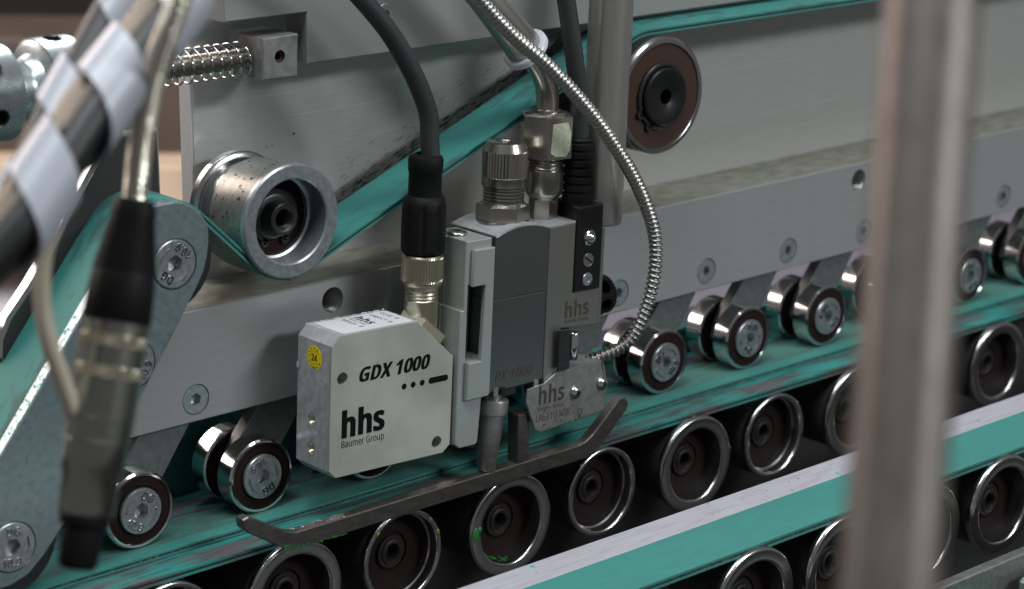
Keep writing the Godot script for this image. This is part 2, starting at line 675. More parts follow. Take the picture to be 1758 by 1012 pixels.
	mat("cable", Color(0.19, 0.19, 0.195), 0.55, 0.0, fine, Vector3.ONE * 40.0, null, scratch_t, 0.002)
	mat("pit", gray(0.05), 0.8, 0.0)
	mat("oxide", gray(0.12), 0.38, 0.5)
	mat("paint", Color(0.635, 0.64, 0.605), 0.45, 0.0, cloud, Vector3.ONE * 5.0)
	mat("label", Color(0.80, 0.80, 0.82), 0.4, 0.0)
	mat("ink", gray(0.04), 0.5, 0.0)
	mat("etch", Color(0.22, 0.18, 0.16), 0.6, 0.0)
	mat("yellow", Color(0.90, 0.80, 0.08), 0.45, 0.0)
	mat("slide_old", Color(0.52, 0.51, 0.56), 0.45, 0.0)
	mat("slide", Color(0.655, 0.645, 0.68), 0.4, 0.0, grime_light(), Vector3(4, 40, 40))
	mat("wrap", Color(0.66, 0.675, 0.71), 0.35, 0.0)
	M.wrap.backlight_enabled = true
	M.wrap.backlight = Color(0.35, 0.36, 0.4)
	mat("clear_cap", Color(0.86, 0.87, 0.90), 0.25, 0.0)
	M.clear_cap.transparency = BaseMaterial3D.TRANSPARENCY_ALPHA
	M.clear_cap.albedo_color.a = 0.55
	mat("white_cable", Color(0.78, 0.74, 0.66), 0.45, 0.0, fine, Vector3.ONE * 40.0)
	mat("braid", Color(0.58, 0.52, 0.46), 0.6, 0.1, fine, Vector3.ONE * 60.0)
	mat("conduit", Color(0.64, 0.635, 0.62), 0.32, 1.0)
	mat("old_conduit", Color(0.84, 0.82, 0.76), 0.28, 0.8)
	mat("teal_wall", lin(0.035, 0.17, 0.155), 0.55, 0.1, teal_dust, Vector3.ONE * 30.0)
	mat("dark_wall", gray(0.24), 0.6, 0.3, fine, Vector3.ONE * 30.0)
	for k in ["seal", "seal_dark", "seal_red", "black", "ink", "pit", "dark_wall"]:
		M[k].metallic_specular = 0.25
	mat("teal_flake", lin(0.05, 0.33, 0.29), 0.7, 0.0)
	mat("dark_flake", lin(0.03, 0.028, 0.02), 0.8, 0.0)
	mat("rusty", lin(0.16, 0.085, 0.04), 0.7, 0.1, cloud, Vector3.ONE * 60.0)
	mat("fibre", lin(0.20, 0.19, 0.16), 0.8, 0.0)
	mat("pale_smear", lin(0.30, 0.37, 0.34), 0.5, 0.0)
	mat("smear", Color(0.38, 0.375, 0.35), 0.6, 0.0)
	mat("grease", Color(0.46, 0.45, 0.41), 0.5, 0.0)
	mat("pale_flake", gray(0.75), 0.7, 0.0)
	mat("glue_green", lin(0.022, 0.15, 0.028), 0.3, 0.0)
	mat("glue_lime", lin(0.13, 0.24, 0.03), 0.3, 0.0)
	# belts: their own texture runs along the belt
	var belt := belt_texture(0.55)
	var bc := mat("belt_clean", lin(0.072, 0.295, 0.262), 0.5, 0.0, belt_texture(0.07), Vector3(1.0 / 200.0, 1.0 / 45.0, 1))
	bc.uv1_triplanar = false
	bc.metallic_specular = 0.25
	for k in [["belt", Vector3(1.0 / 200.0, 1.0 / 45.0, 1), lin(0.066, 0.285, 0.255)], ["belt_worn", Vector3(1.0 / 260.0, 1.0 / 30.0, 1), lin(0.125, 0.27, 0.255)]]:
		var m := mat(k[0], k[2], 0.5, 0.0, belt if k[0] == "belt" else worn_texture(), k[1])
		m.uv1_triplanar = false
		m.metallic_specular = 0.25
	var tr := mat("belt_track", lin(0.078, 0.235, 0.205), 0.6, 0.0, belt_texture(0.30), Vector3(1.0 / 180.0, 1.0 / 26.0, 1))
	tr.uv1_triplanar = false
	mat("ply", lin(0.012, 0.022, 0.020), 0.8, 0.0)
	# the hall behind
	mat("ground", lin(0.035, 0.034, 0.032), 0.6, 0.0)
	mat("hall_dark", lin(0.012, 0.010, 0.009), 0.8, 0.0)
	mat("hall_brown", lin(0.10, 0.070, 0.055), 0.7, 0.0, cloud, Vector3.ONE * 2.0)
	mat("carton", lin(0.62, 0.47, 0.34), 0.8, 0.0, cloud, Vector3.ONE * 3.0)
	mat("pale", lin(0.55, 0.55, 0.60), 0.7, 0.0)


func weave_texture() -> ImageTexture:
	var im := Image.create(64, 64, false, Image.FORMAT_RGB8)
	for y in 64:
		for x in 64:
			var a := 0.5 + 0.5 * sin(TAU * (x + y * 2) * 6.0 / 64.0)
			var b := 0.5 + 0.5 * sin(TAU * (x * 2 - y) * 6.0 / 64.0)
			im.set_pixel(x, y, gray(0.80 + 0.20 * a * b))
	return ImageTexture.create_from_image(im)


func belt_texture(most: float) -> ImageTexture:
	var f := noise_image(31, 0.03, 6, 256)
	var g := noise_image(37, 0.008, 4, 256)
	var im := Image.create(1024, 128, false, Image.FORMAT_RGB8)
	for y in 128:
		for x in 1024:
			var rib := 0.93 + 0.05 * sin(TAU * x * 256.0 / 1024.0) + 0.03 * sin(TAU * (x * 64.0 / 1024.0 + y * 40.0 / 128.0))
			var a := f.get_pixel((x / 2) % 256, (y * 2) % 256).r
			var b := g.get_pixel((x / 4) % 256, (y * 2) % 256).r
			var scuff := clampf((a * 0.5 + b * 0.5 - 0.50) * 2.6, 0.0, most)
			im.set_pixel(x, y, (Color(0.92, 0.92, 0.92) * rib).lerp(Color(1.0, 0.62, 0.66) * 0.9 * rib, scuff))
	return ImageTexture.create_from_image(im)


func worn_texture() -> ImageTexture:
	var f := noise_image(41, 0.02, 6, 256)
	var g := noise_image(43, 0.03, 5, 256)
	var im := Image.create(1024, 128, false, Image.FORMAT_RGB8)
	for y in 128:
		for x in 1024:
			var a := f.get_pixel((x / 4) % 256, (y * 2) % 256).r
			var b := g.get_pixel((x / 3) % 256, (y * 2) % 256).r
			var c := Color(0.56, 0.92, 0.90).lerp(Color(0.93, 0.60, 0.63), clampf((a - 0.30) * 2.2, 0.0, 0.95))
			im.set_pixel(x, y, c.lerp(Color(0.50, 0.46, 0.46), clampf((b - 0.58) * 3.0, 0.0, 0.45)))
	return ImageTexture.create_from_image(im)


func grime_light() -> ImageTexture:
	return ramp(noise_image(47, 0.02, 5), [[0.1, Color(0.90, 0.88, 0.86)], [0.4, Color(0.97, 0.965, 0.96)], [0.8, gray(1.0)]])


# ---------------------------------------------------------------- behind and around

func background() -> void:
	var back := Vector3(-0.669, 0, 0.743)
	var B := Basis(Vector3(0, 1, 0).cross(back), Vector3(0, 1, 0), back)
	var mb := MB.new()
	mb.box(V(-1400, -600, -40), V(900, 700, 0), 2.0, Transform3D(B, V(730, -60, -1330)))
	solid("hall_wall", mb, M.hall_dark, "dark blurred far end of the hall behind the machine", "wall", V(730, -60, -1330)).set_meta("kind", "structure")
	mb = MB.new()
	mb.box(V(-260, -70, -60), V(170, 34, 60), 3.0, Transform3D(B, V(560, -118, -1060)))
	solid("cabinet", mb, M.hall_brown, "blurred brown cabinet far behind the knurled adjusting wheels", "cabinet", V(560, -188, -1060))
	mb = MB.new()
	mb.box(V(-260, -80, -70), V(170, 0, 70), 3.0, Transform3D(B, V(540, -180, -1030)))
	solid("carton", mb, M.carton, "blurred beige carton far behind the machine at the upper left", "carton", V(540, -260, -1030))
	mb = MB.new()
	mb.box(V(-3000, -60, -3500), V(3500, -30, 3500), 3.0, Transform3D(Basis(), V(0, -870, 0)))
	solid("ground", mb, M.ground, "dark concrete floor of the hall under the machine", "floor", V(0, -930, 0)).set_meta("kind", "structure")
	mb = MB.new()
	mb.box(V(-700, -30, -300), V(700, 0, 300), 3.0, Transform3D(B, V(440, -300, -900)))
	solid("bench_top", mb, M.pale, "pale blurred bench top beyond the left end of the machine", "bench", V(440, -330, -900))


func plug_hole(mb: MB, r: float, depth: float, xf: Transform3D) -> void:
	var p := [[r + 0.5, 0.02], [r, -0.5]]
	var z := -0.9
	while z > -depth:
		p.append([r - 0.45, z - 0.3])
		p.append([r, z - 0.75])
		z -= 0.95
	p.append([r - 0.4, -depth])
	p.append([0.0, -depth])
	mb.lathe(p, xf, 28)


func screw_face(mb: MB, r: float, hexr: float, xf: Transform3D) -> void:
	mb.lathe([[r * 0.8, -1.6], [r, -0.35], [r - 0.25, 0.0], [r * 0.62, 0.0], [hexr, 0.0, 1], [hexr, -2.2, 1], [0.0, -2.6]], xf, 48)


func frame_plates() -> void:
	# the long guide bar with its countersunk screws and two tapped holes
	var bar := thing("guide_bar", "long grey aluminium guide bar with countersunk screws above the press rollers", "guide bar", V(170, -6.6, 0))
	var holes := [circle(4.55, 20, -33.0, 24.4), circle(4.55, 20, 244.4, 24.3)]
	for k in 10:
		holes.append(circle(5.35, 20, -89.8 + 48.55 * k, 1.1))
	var mb := MB.new()
	mb.prism(P2([-126, -6.6, 520, -6.6, 520, 31.6, -126, 31.6]), -26.8, 0, 0.45, Transform3D.IDENTITY, holes)
	part("bar_body", mb, M.bar, bar)
	mb = MB.new()
	mb.box(V(-126, 31.62, -26.8), V(520, 31.78, -0.6), 0.05)
	var ledge := part("ledge_dust", mb, M.ledge, bar)
	ledge.set_meta("label", "dusty yellowish top of the guide bar")
	for x in [-33.0, 244.4]:
		mb = MB.new()
		plug_hole(mb, 4.5, 24.0, Transform3D(Basis(), V(x, 24.35, -0.1)))
		part("tapped_hole", mb, M.dull_steel, bar)
	for k in 10:
		mb = MB.new()
		var T := Transform3D(Basis(Vector3(0, 0, 1), rng.randf() * TAU), V(-89.8 + 48.55 * k, 1.1, -0.2))
		screw_face(mb, 5.1, 1.9, T)
		var s := part("countersunk_screw", mb, M.zinc, bar)
		mb = MB.new()
		mb.text("10.9", -1.9, 2.4, 1.9, 3.8, 0.12, T)
		part("lettering", mb, M.zinc, s)
	mb = MB.new()
	flakes(mb, 70, func(u, w): return along(Vector3.UP, V(-110 + 420 * u, 31.8, -25 + 23 * w)), 0.25, 1.3)
	var fl := part("dust_flakes", mb, M.teal_flake, bar)
	fl.set_meta("kind", "stuff")
	mb = MB.new()
	flakes(mb, 45, func(u, w): return along(Vector3.UP, V(-110 + 420 * u, 31.8, -25 + 23 * w)), 0.2, 1.1)
	part("grime_flakes", mb, M.dark_flake, bar).set_meta("kind", "stuff")

	# the tall side plate behind it
	var sp := thing("side_plate", "tall grey aluminium side plate behind the pulleys with a bright milled left edge", "machine plate", V(200, 20, -31))
	mb = MB.new()
	mb.prism(P2([-69.7, 18, 520, 18, 520, 190, -69.7, 190]), -34.2, -27, 0.4)
	part("plate_body", mb, M.plate, sp)
	mb = MB.new()
	mb.box(V(-70.1, 20, -33.9), V(-69.72, 190, -27.35), 0.1)
	part("milled_edge", mb, M.milled, sp)
	# grime thrown off the belt, in smears along its slanting run
	mb = MB.new()
	var fn := FastNoiseLite.new()
	fn.seed = 5
	fn.frequency = 0.12
	flakes(mb, 800, func(u, w): var x: float = -8 + 116 * u; return Transform3D(Basis(Vector3(0, 0, 1), 0.40) * Basis.from_scale(V(5.0, 0.55, 1)), V(x, 55.5 + 0.415 * x + 12.0 * w * w * w + 1.4 * fn.get_noise_1d(x * 3.0), -26.98)), 0.06, 0.42)
	part("grime_streak", mb, M.smear, sp).set_meta("kind", "stuff")
	mb = MB.new()
	flakes(mb, 700, func(u, w): var x: float = -14 + 120 * u; return Transform3D(Basis(Vector3(0, 0, 1), 0.40) * Basis.from_scale(V(4.0, 0.8, 1)), V(x, 50.0 + 0.41 * x + 7.0 * w, -26.96)), 0.1, 0.7)
	part("teal_smear", mb, M.dust_teal, sp).set_meta("kind", "stuff")
	mb = MB.new()
	for p in [[-40, 74], [-31, 77], [-55, 88], [30, 84], [60, 92], [-20, 60], [20, 42], [180, 60], [215, 78], [-2, 44], [12, 38]]:
		flakes(mb, 2, func(u, w): return Transform3D(Basis(), V(p[0] + 3 * u, p[1] + 2 * w, -26.99)), 0.15, 0.7)
	var sc := MB.new()
	for q in [[-30, 83.6, 31, 83.8, 0.10], [-8, 72, 40, 73.4, 0.07], [150, 74, 235, 73.2, 0.12], [170, 52, 260, 52.6, 0.10], [-58, 92, -30, 91.6, 0.08], [200, 44, 300, 45, 0.1]]:
		sc.prism(P2([q[0], q[1], q[2], q[3], q[2], q[3] + q[4], q[0], q[1] + q[4]]), -26.99, -26.95)
	part("scratch", sc, M.milled, sp).set_meta("kind", "stuff")
	part("stain", mb, M.dark_flake, sp).set_meta("kind", "stuff")

	# the woven-faced cover above
	var tp := thing("cover_plate", "grey finely patterned cover plate along the top edge with a notch at its left end", "machine plate", V(200, 106, -10))
	mb = MB.new()
	mb.prism(P2([-72.6, 123.4, -39.8, 123.4, -39.8, 106.2, 520, 106.2, 520, 190, -72.6, 190]), -15, -3, 0.35)
	part("cover_body", mb, M.weave, tp)
	mb = MB.new()
	screw_face(mb, 3.6, 1.4, Transform3D(Basis(), V(-7.0, 119.5, -2.4)))
	part("cap_screw", mb, M.zinc, tp)

	# teal-dusted wall behind the press rollers, dark frame below
	mb = MB.new()
	mb.box(V(-175, -50, -34), V(100, -14, -29), 0.4)
	mb.box(V(100.2, -50, -34), V(520, -33, -29), 0.4)
	solid("roller_backing", mb, M.teal_wall, "dark teal dusty backing wall behind the press rollers", "backing wall", V(170, -50, -31))
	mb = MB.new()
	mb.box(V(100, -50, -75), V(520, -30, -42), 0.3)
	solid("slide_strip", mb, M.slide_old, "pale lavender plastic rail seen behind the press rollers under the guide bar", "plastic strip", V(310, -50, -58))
	mb = MB.new()
	mb.box(V(-220, -170, -34), V(520, -52, -29), 0.4)
	var rf := solid("machine_plinth", mb, M.dark_wall, "dark plinth wall behind the flanged belt rollers", "machine plinth", V(150, -170, -31))
	for x in [140.0, 237.0]:
		mb = MB.new()
		mb.box(V(x - 3.5, -80, -28.9), V(x + 3.5, -74, -18), 0.8)
		part("rusty_lug", mb, M.rusty, rf)
	mb = MB.new()
	mb.box(V(-220, -176, -29), V(520, -171, 320), 0.4)
	solid("machine_floor", mb, M.dark_wall, "dark machine bed under the belts", "machine bed", V(150, -176, 100)).set_meta("kind", "structure")


# ---------------------------------------------------------------- belts

# the middle line of a belt round circles [x, y, radius, side]; side 1 keeps the circle on the left, -1 on the right
func belt_line(from: Vector2, circles: Array, to: Vector2) -> PackedVector3Array:
	var pts := PackedVector3Array()
	var last := from
	pts.append(V(from.x, from.y, 0))
	var all := [[from.x, from.y, 0.0, 1.0]] + circles + [[to.x, to.y, 0.0, 1.0]]
	var ins := []
	var outs := []
	for i in all.size() - 1:
		var a := Vector2(all[i][0], all[i][1])
		var b := Vector2(all[i + 1][0], all[i + 1][1])
		var ra: float = all[i][2] * all[i][3]
		var rb: float = all[i + 1][2] * all[i + 1][3]
		var e := (b - a).normalized()
		var k := (rb - ra) / a.distance_to(b)
		var nn := e * k + Vector2(-e.y, e.x) * sqrt(maxf(0.0, 1.0 - k * k))
		outs.append(a - nn * ra)
		ins.append(b - nn * rb)
	for i in range(1, all.size() - 1):
		var c := Vector2(all[i][0], all[i][1])
		var s: float = all[i][3]
		var a0: float = (ins[i - 1] - c).angle()
		var a1: float = (outs[i] - c).angle()
		var sweep := fposmod((a1 - a0) * s, TAU)
		var m := maxi(2, int(sweep / 0.09))
		var seg := int(last.distance_to(ins[i - 1]) / 12.0)
		for j in range(1, seg):
			var q := last.lerp(ins[i - 1], float(j) / seg)
			pts.append(V(q.x, q.y, 0))
		for j in m + 1:
			var q := c + Vector2.from_angle(a0 + s * sweep * j / m) * float(all[i][2])
			pts.append(V(q.x, q.y, 0))
		last = outs[i]
	pts.append(V(to.x, to.y, 0))
	return pts


func belt_parts(o: Node3D, path: PackedVector3Array, z0: float, z1: float, t: float, m: Material, under: Material = null) -> void:
	var fr := frames(path, Vector3(0, 0, 1))
	for k in [["cover", 0.18 * t, 0.5 * t, 0.0, m], ["core_ply", -0.18 * t, 0.18 * t, 0.12, M.ply], ["cover", -0.5 * t, -0.18 * t, 0.0, under if under else m]]:
		var mb := MB.new()
		var a: float = z0 + k[3]
		var b: float = z1 - k[3]
		mb.sweep(fr, PackedVector2Array([Vector2(a, k[1]), Vector2(b, k[1]), Vector2(b, k[2]), Vector2(a, k[2])]), true, 0.95)
		part(k[0], mb, k[4], o)


func belts() -> void:
	var up := thing("upper_belt", "green upper conveyor belt looping round the tension lever, idler pulley and top roller", "conveyor belt", V(100, -45, 3))
	var line := belt_line(Vector2(520, -43.8), [[-169.2, -24.3, 19.5, -1.0], [-107.5, 53.9, 18.4, -1.0], [-59.8, 59.1, 18.7, 1.0], [105.6, 80.5, 22.8, -1.0]], Vector2(520, 103.3))
	belt_parts(up, line, -9.0, 12.0, 2.2, M.belt_clean, M.belt)
	var track := MB.new()
	track.sweep(frames(line, Vector3(0, 0, 1)), P2([-8.8, 1.08, 6.2, 1.08, 6.2, 1.14, -8.8, 1.14]), true, 0.95)
	part("worn_track", track, M.belt_track, up)
	edge_fibres(up, -43.8, 12.02, -165, 330, 1500)
	var rear := thing("rear_upper_belt", "green belt strip under the rear wheels of the press rollers", "conveyor belt", V(170, -45, -16))
	belt_parts(rear, PackedVector3Array([V(520, -43.9, 0), V(170, -43.9, 0), V(-165, -43.9, 0)]), -26.0, -9.6, 2.2, M.belt_worn)
	var lowb := thing("lower_belt", "grimy green lower conveyor belt squeezed against the upper belt", "conveyor belt", V(150, -48, 0))
	var pts := PackedVector3Array()
	for i in 61:
		pts.append(V(520 - 12.0 * i, -46.5, 0))
	belt_parts(lowb, pts, -26.0, 23.6, 2.6, M.belt_worn)


# the cut fibres that show along a belt's edge
func edge_fibres(o: Node3D, y: float, z: float, x0: float, x1: float, count: int) -> void:
	var mb := MB.new()
	flakes(mb, count, func(u, w): return Transform3D(Basis.from_scale(V(1.6, 0.7, 1)), V(x0 + (x1 - x0) * u, y - 0.35 + 0.5 * w, z - 0.12)), 0.06, 0.26)
	part("edge_fibres", mb, M.fibre, o).set_meta("kind", "stuff")


func flanged_roller(called: String, label: String, group: String, x: float, wide: bool, tail := -24.0) -> Node3D:
	var o := thing(called, label, "belt roller", V(x, -65.2 - 17.3, 20), group)
	var zf := 27.4 if wide else 25.0
	var T := Transform3D(Basis(), V(x, -65.2, 0))
	var mb := MB.new()
	if wide:
		mb.lathe([[6.0, tail], [17.0, tail], [17.3, tail + 0.3], [17.3, 24.4]], T, 56)
	else:
		mb.lathe([[6.0, tail], [17.0, tail], [17.3, tail + 0.3], [17.3, 22.0]], T, 56)
	part("shell", mb, M.crusted, o)
	mb = MB.new()
	if wide:
		mb.lathe([[17.3, 24.5], [19.0, 24.5], [19.4, 24.9], [19.4, 26.2], [19.28, 26.7], [19.0, 27.1], [18.6, 27.33], [18.1, 27.4], [15.4, 27.4], [15.0, 27.33], [14.65, 27.1], [14.45, 26.7], [14.4, 26.2], [14.2, 19.5]], T, 72)
	else:
		mb.lathe([[17.3, 22.0], [17.45, 22.4], [17.45, 24.1], [17.32, 24.55], [17.0, 24.87], [16.5, 25.0], [15.8, 24.95], [15.45, 24.6], [15.3, 24.1], [15.1, 21.0], [14.6, 20.6], [14.4, 17.5]], T, 72)
	part("rim", mb, M.ring, o)
	mb = MB.new()
	var zs := zf - 7.6
	mb.lathe([[14.4, zs], [7.2, zs + 0.05], [7.2, zs - 0.6], [5.6, zs - 0.6]], T, 48)
	part("seal", mb, M.seal_dark, o)
	mb = MB.new()
	mb.lathe([[6.0, zs - 0.5], [6.0, zs + 0.5], [5.7, zs + 0.8], [4.6, zs + 0.8], [4.5, zs + 1.2], [4.2, zs + 1.4], [3.3, zs + 1.4], [3.0, zs + 1.1], [2.5, zs - 3.0], [0.0, zs - 3.2]], T, 40)
	part("hub", mb, M.hub, o)
	return o


func lower_rollers() -> void:
	var g := "flanged rollers under the lower belt"
	var wide := flanged_roller("belt_roller", "wide-rimmed belt roller under the bent left end of the steel runner", g, -70.6, true)
	var thin := flanged_roller("belt_roller", "thin-rimmed belt roller with lime glue spots on its rim", g, -22.5, false)
	for e in [[wide, 96.2, "wide-rimmed belt roller with a green glue blot on its rim"], [wide, 192.4, "wide-rimmed belt roller between two thin-rimmed ones, right of the dark runner's upturned end"],
			[wide, 288.6, "wide-rimmed belt roller half hidden by the blurred post, touching its left side"], [wide, 384.8, "wide-rimmed belt roller blurred just right of the grey post"],
			[thin, -96.2, "thin-rimmed belt roller showing only its crest at the lower left edge"], [thin, 96.2, "thin-rimmed belt roller below the steel runner, right of the green-blotted roller"],
			[thin, 192.4, "thin-rimmed belt roller nearest the left side of the blurred post, whole in view"]]:
		roll(copy(e[0], "belt_roller", V(e[1], 0, 0), e[2]), rng.randf() * TAU)
	# glue on the rims
	var nodes := get_children()
	for c in nodes:
		if not String(c.name).begins_with("belt_roller"):
			continue
	glue_spots(get_node("belt_roller_001"), -22.5, 25.05, [[2.35, 16.4, 0.8], [0.75, 16.4, 0.7], [0.35, 16.4, 0.9]], M.glue_lime)
	var gr := get_node("belt_roller_002") as Node3D
	roll(gr, 0.0)
	origin[gr] = origin[wide] + V(96.2, 0, 0)
	glue_spots(gr, 25.6, 27.45, [[3.18, 17.2, 1.9], [3.08, 15.4, 1.0], [1.2, 18.4, 0.5]], M.glue_green)
	var mb := MB.new()
	flakes(mb, 30, func(u, w): var a: float = -2.4 + 1.0 * u; return along(V(-cos(a), -sin(a), 0.3), V(25.6 + cos(a) * 13.7, -65.2 + sin(a) * 13.7, 21.0 + 5.0 * w)), 0.4, 1.6)
	part("glue_smear", mb, M.glue_green, gr).set_meta("kind", "stuff")


# turns a roller about its own axle
func roll(n: Node3D, a: float) -> void:
	var p := V(0, 17.3, 0) * MM
	n.transform = n.transform * Transform3D(Basis(), p) * Transform3D(Basis(Vector3(0, 0, 1), a), Vector3.ZERO) * Transform3D(Basis(), -p)


func glue_spots(o: Node3D, x: float, z: float, spots: Array, m: Material) -> void:
	for s in spots:
		var mb := MB.new()
		var p := V(x + cos(s[0]) * s[1], -65.2 + sin(s[0]) * s[1], z)
		mb.lathe([[s[2], 0.0], [s[2] * 0.8, 0.14], [s[2] * 0.35, 0.24], [0.0, 0.26]], Transform3D(Basis(Vector3(0, 0, 1), s[0]) * Basis.from_scale(V(0.7, 1.5, 1.0)), p), 14)
		part("glue_spot", mb, m, o)


func lower_lane() -> void:
	var mb := MB.new()
	mb.box(V(-150, -62, 92.3), V(520, -45.0, 105.6), 0.5)
	var s := solid("slide_rail", mb, M.slide, "pale lavender plastic slide rail beside the wide green belt at lower right", "slide rail", V(150, -62, 99))
	mb = MB.new()
	flakes(mb, 26, func(u, w): return along(Vector3.UP, V(-40 + 240 * u, -44.98, 93.5 + 11 * w)), 0.25, 1.6)
	part("glue_flakes", mb, M.teal_flake, s).set_meta("kind", "stuff")
	mb = MB.new()
	for q in [[-22.0, 97.5, 2.4], [-17, 98.5, 0.9], [79, 99, 2.2], [84, 96.5, 0.9], [96, 94.6, 0.8], [-36, 96, 0.7]]:
		flakes(mb, 3, func(u, w): return along(Vector3.UP, V(q[0] + u, -44.99, q[1] + w)) * Transform3D(Basis.from_scale(V(0.6, 1.3, 1)), Vector3.ZERO), q[2] * 0.5, q[2])
	part("glue_smudge", mb, M.pale_smear, s).set_meta("kind", "stuff")
	mb = MB.new()
	flakes(mb, 60, func(u, w): return along(Vector3.UP, V(-40 + 240 * u, -44.98, 93.5 + 11 * w)), 0.15, 0.6)
	part("dirt_flakes", mb, M.dark_flake, s).set_meta("kind", "stuff")
	var b := thing("front_belt", "wide clean green belt beside the pale slide rail at the lower right", "conveyor belt", V(150, -48, 118))
	var pts := PackedVector3Array()
	for i in 57:
		pts.append(V(520 - 12.0 * i, -46.3, 0))
	belt_parts(b, pts, 106.0, 129.6, 2.6, M.belt_clean)
	edge_fibres(b, -46.3, 129.62, -20, 260, 900)
	var first := flanged_roller("front_belt_roller", "", "rollers under the front belt", 41.3, true, 3.0)
	first.position += V(0, 0, 103.8) * MM
	first.set_meta("label", "belt roller under the front belt at the bottom edge, lowest and leftmost of its row")
	for e in [[45.3, "belt roller under the front belt cut by the left side of the blurred post"], [90.6, "belt roller under the front belt mostly hidden behind the blurred post"], [135.9, "belt roller under the front belt right of the blurred post, above the steel rail"]]:
		roll(copy(first, "front_belt_roller", V(e[0], 0, 0), e[1]), rng.randf() * TAU)
	mb = MB.new()
	mb.box(V(60, -110, 152.5), V(420, -70.0, 157.0), 0.5)
	solid("front_rail", mb, M.dull_steel, "worn steel rail in the bottom right corner", "rail", V(240, -110, 155))
	var rb := thing("return_belt", "sliver of green return belt in the bottom right corner", "conveyor belt", V(240, -98, 170))
	belt_parts(rb, PackedVector3Array([V(420, -96, 0), V(240, -96, 0), V(60, -96, 0)]), 168.0, 190.0, 2.4, M.belt)
	mb = MB.new()
	mb.box(V(147, -95, 160), V(240, -76.0, 168), 1.5)
	solid("side_block", mb, M.zinc, "blue-grey steel block at the right edge below the front belt", "block", V(200, -95, 164))


# ---------------------------------------------------------------- pulleys

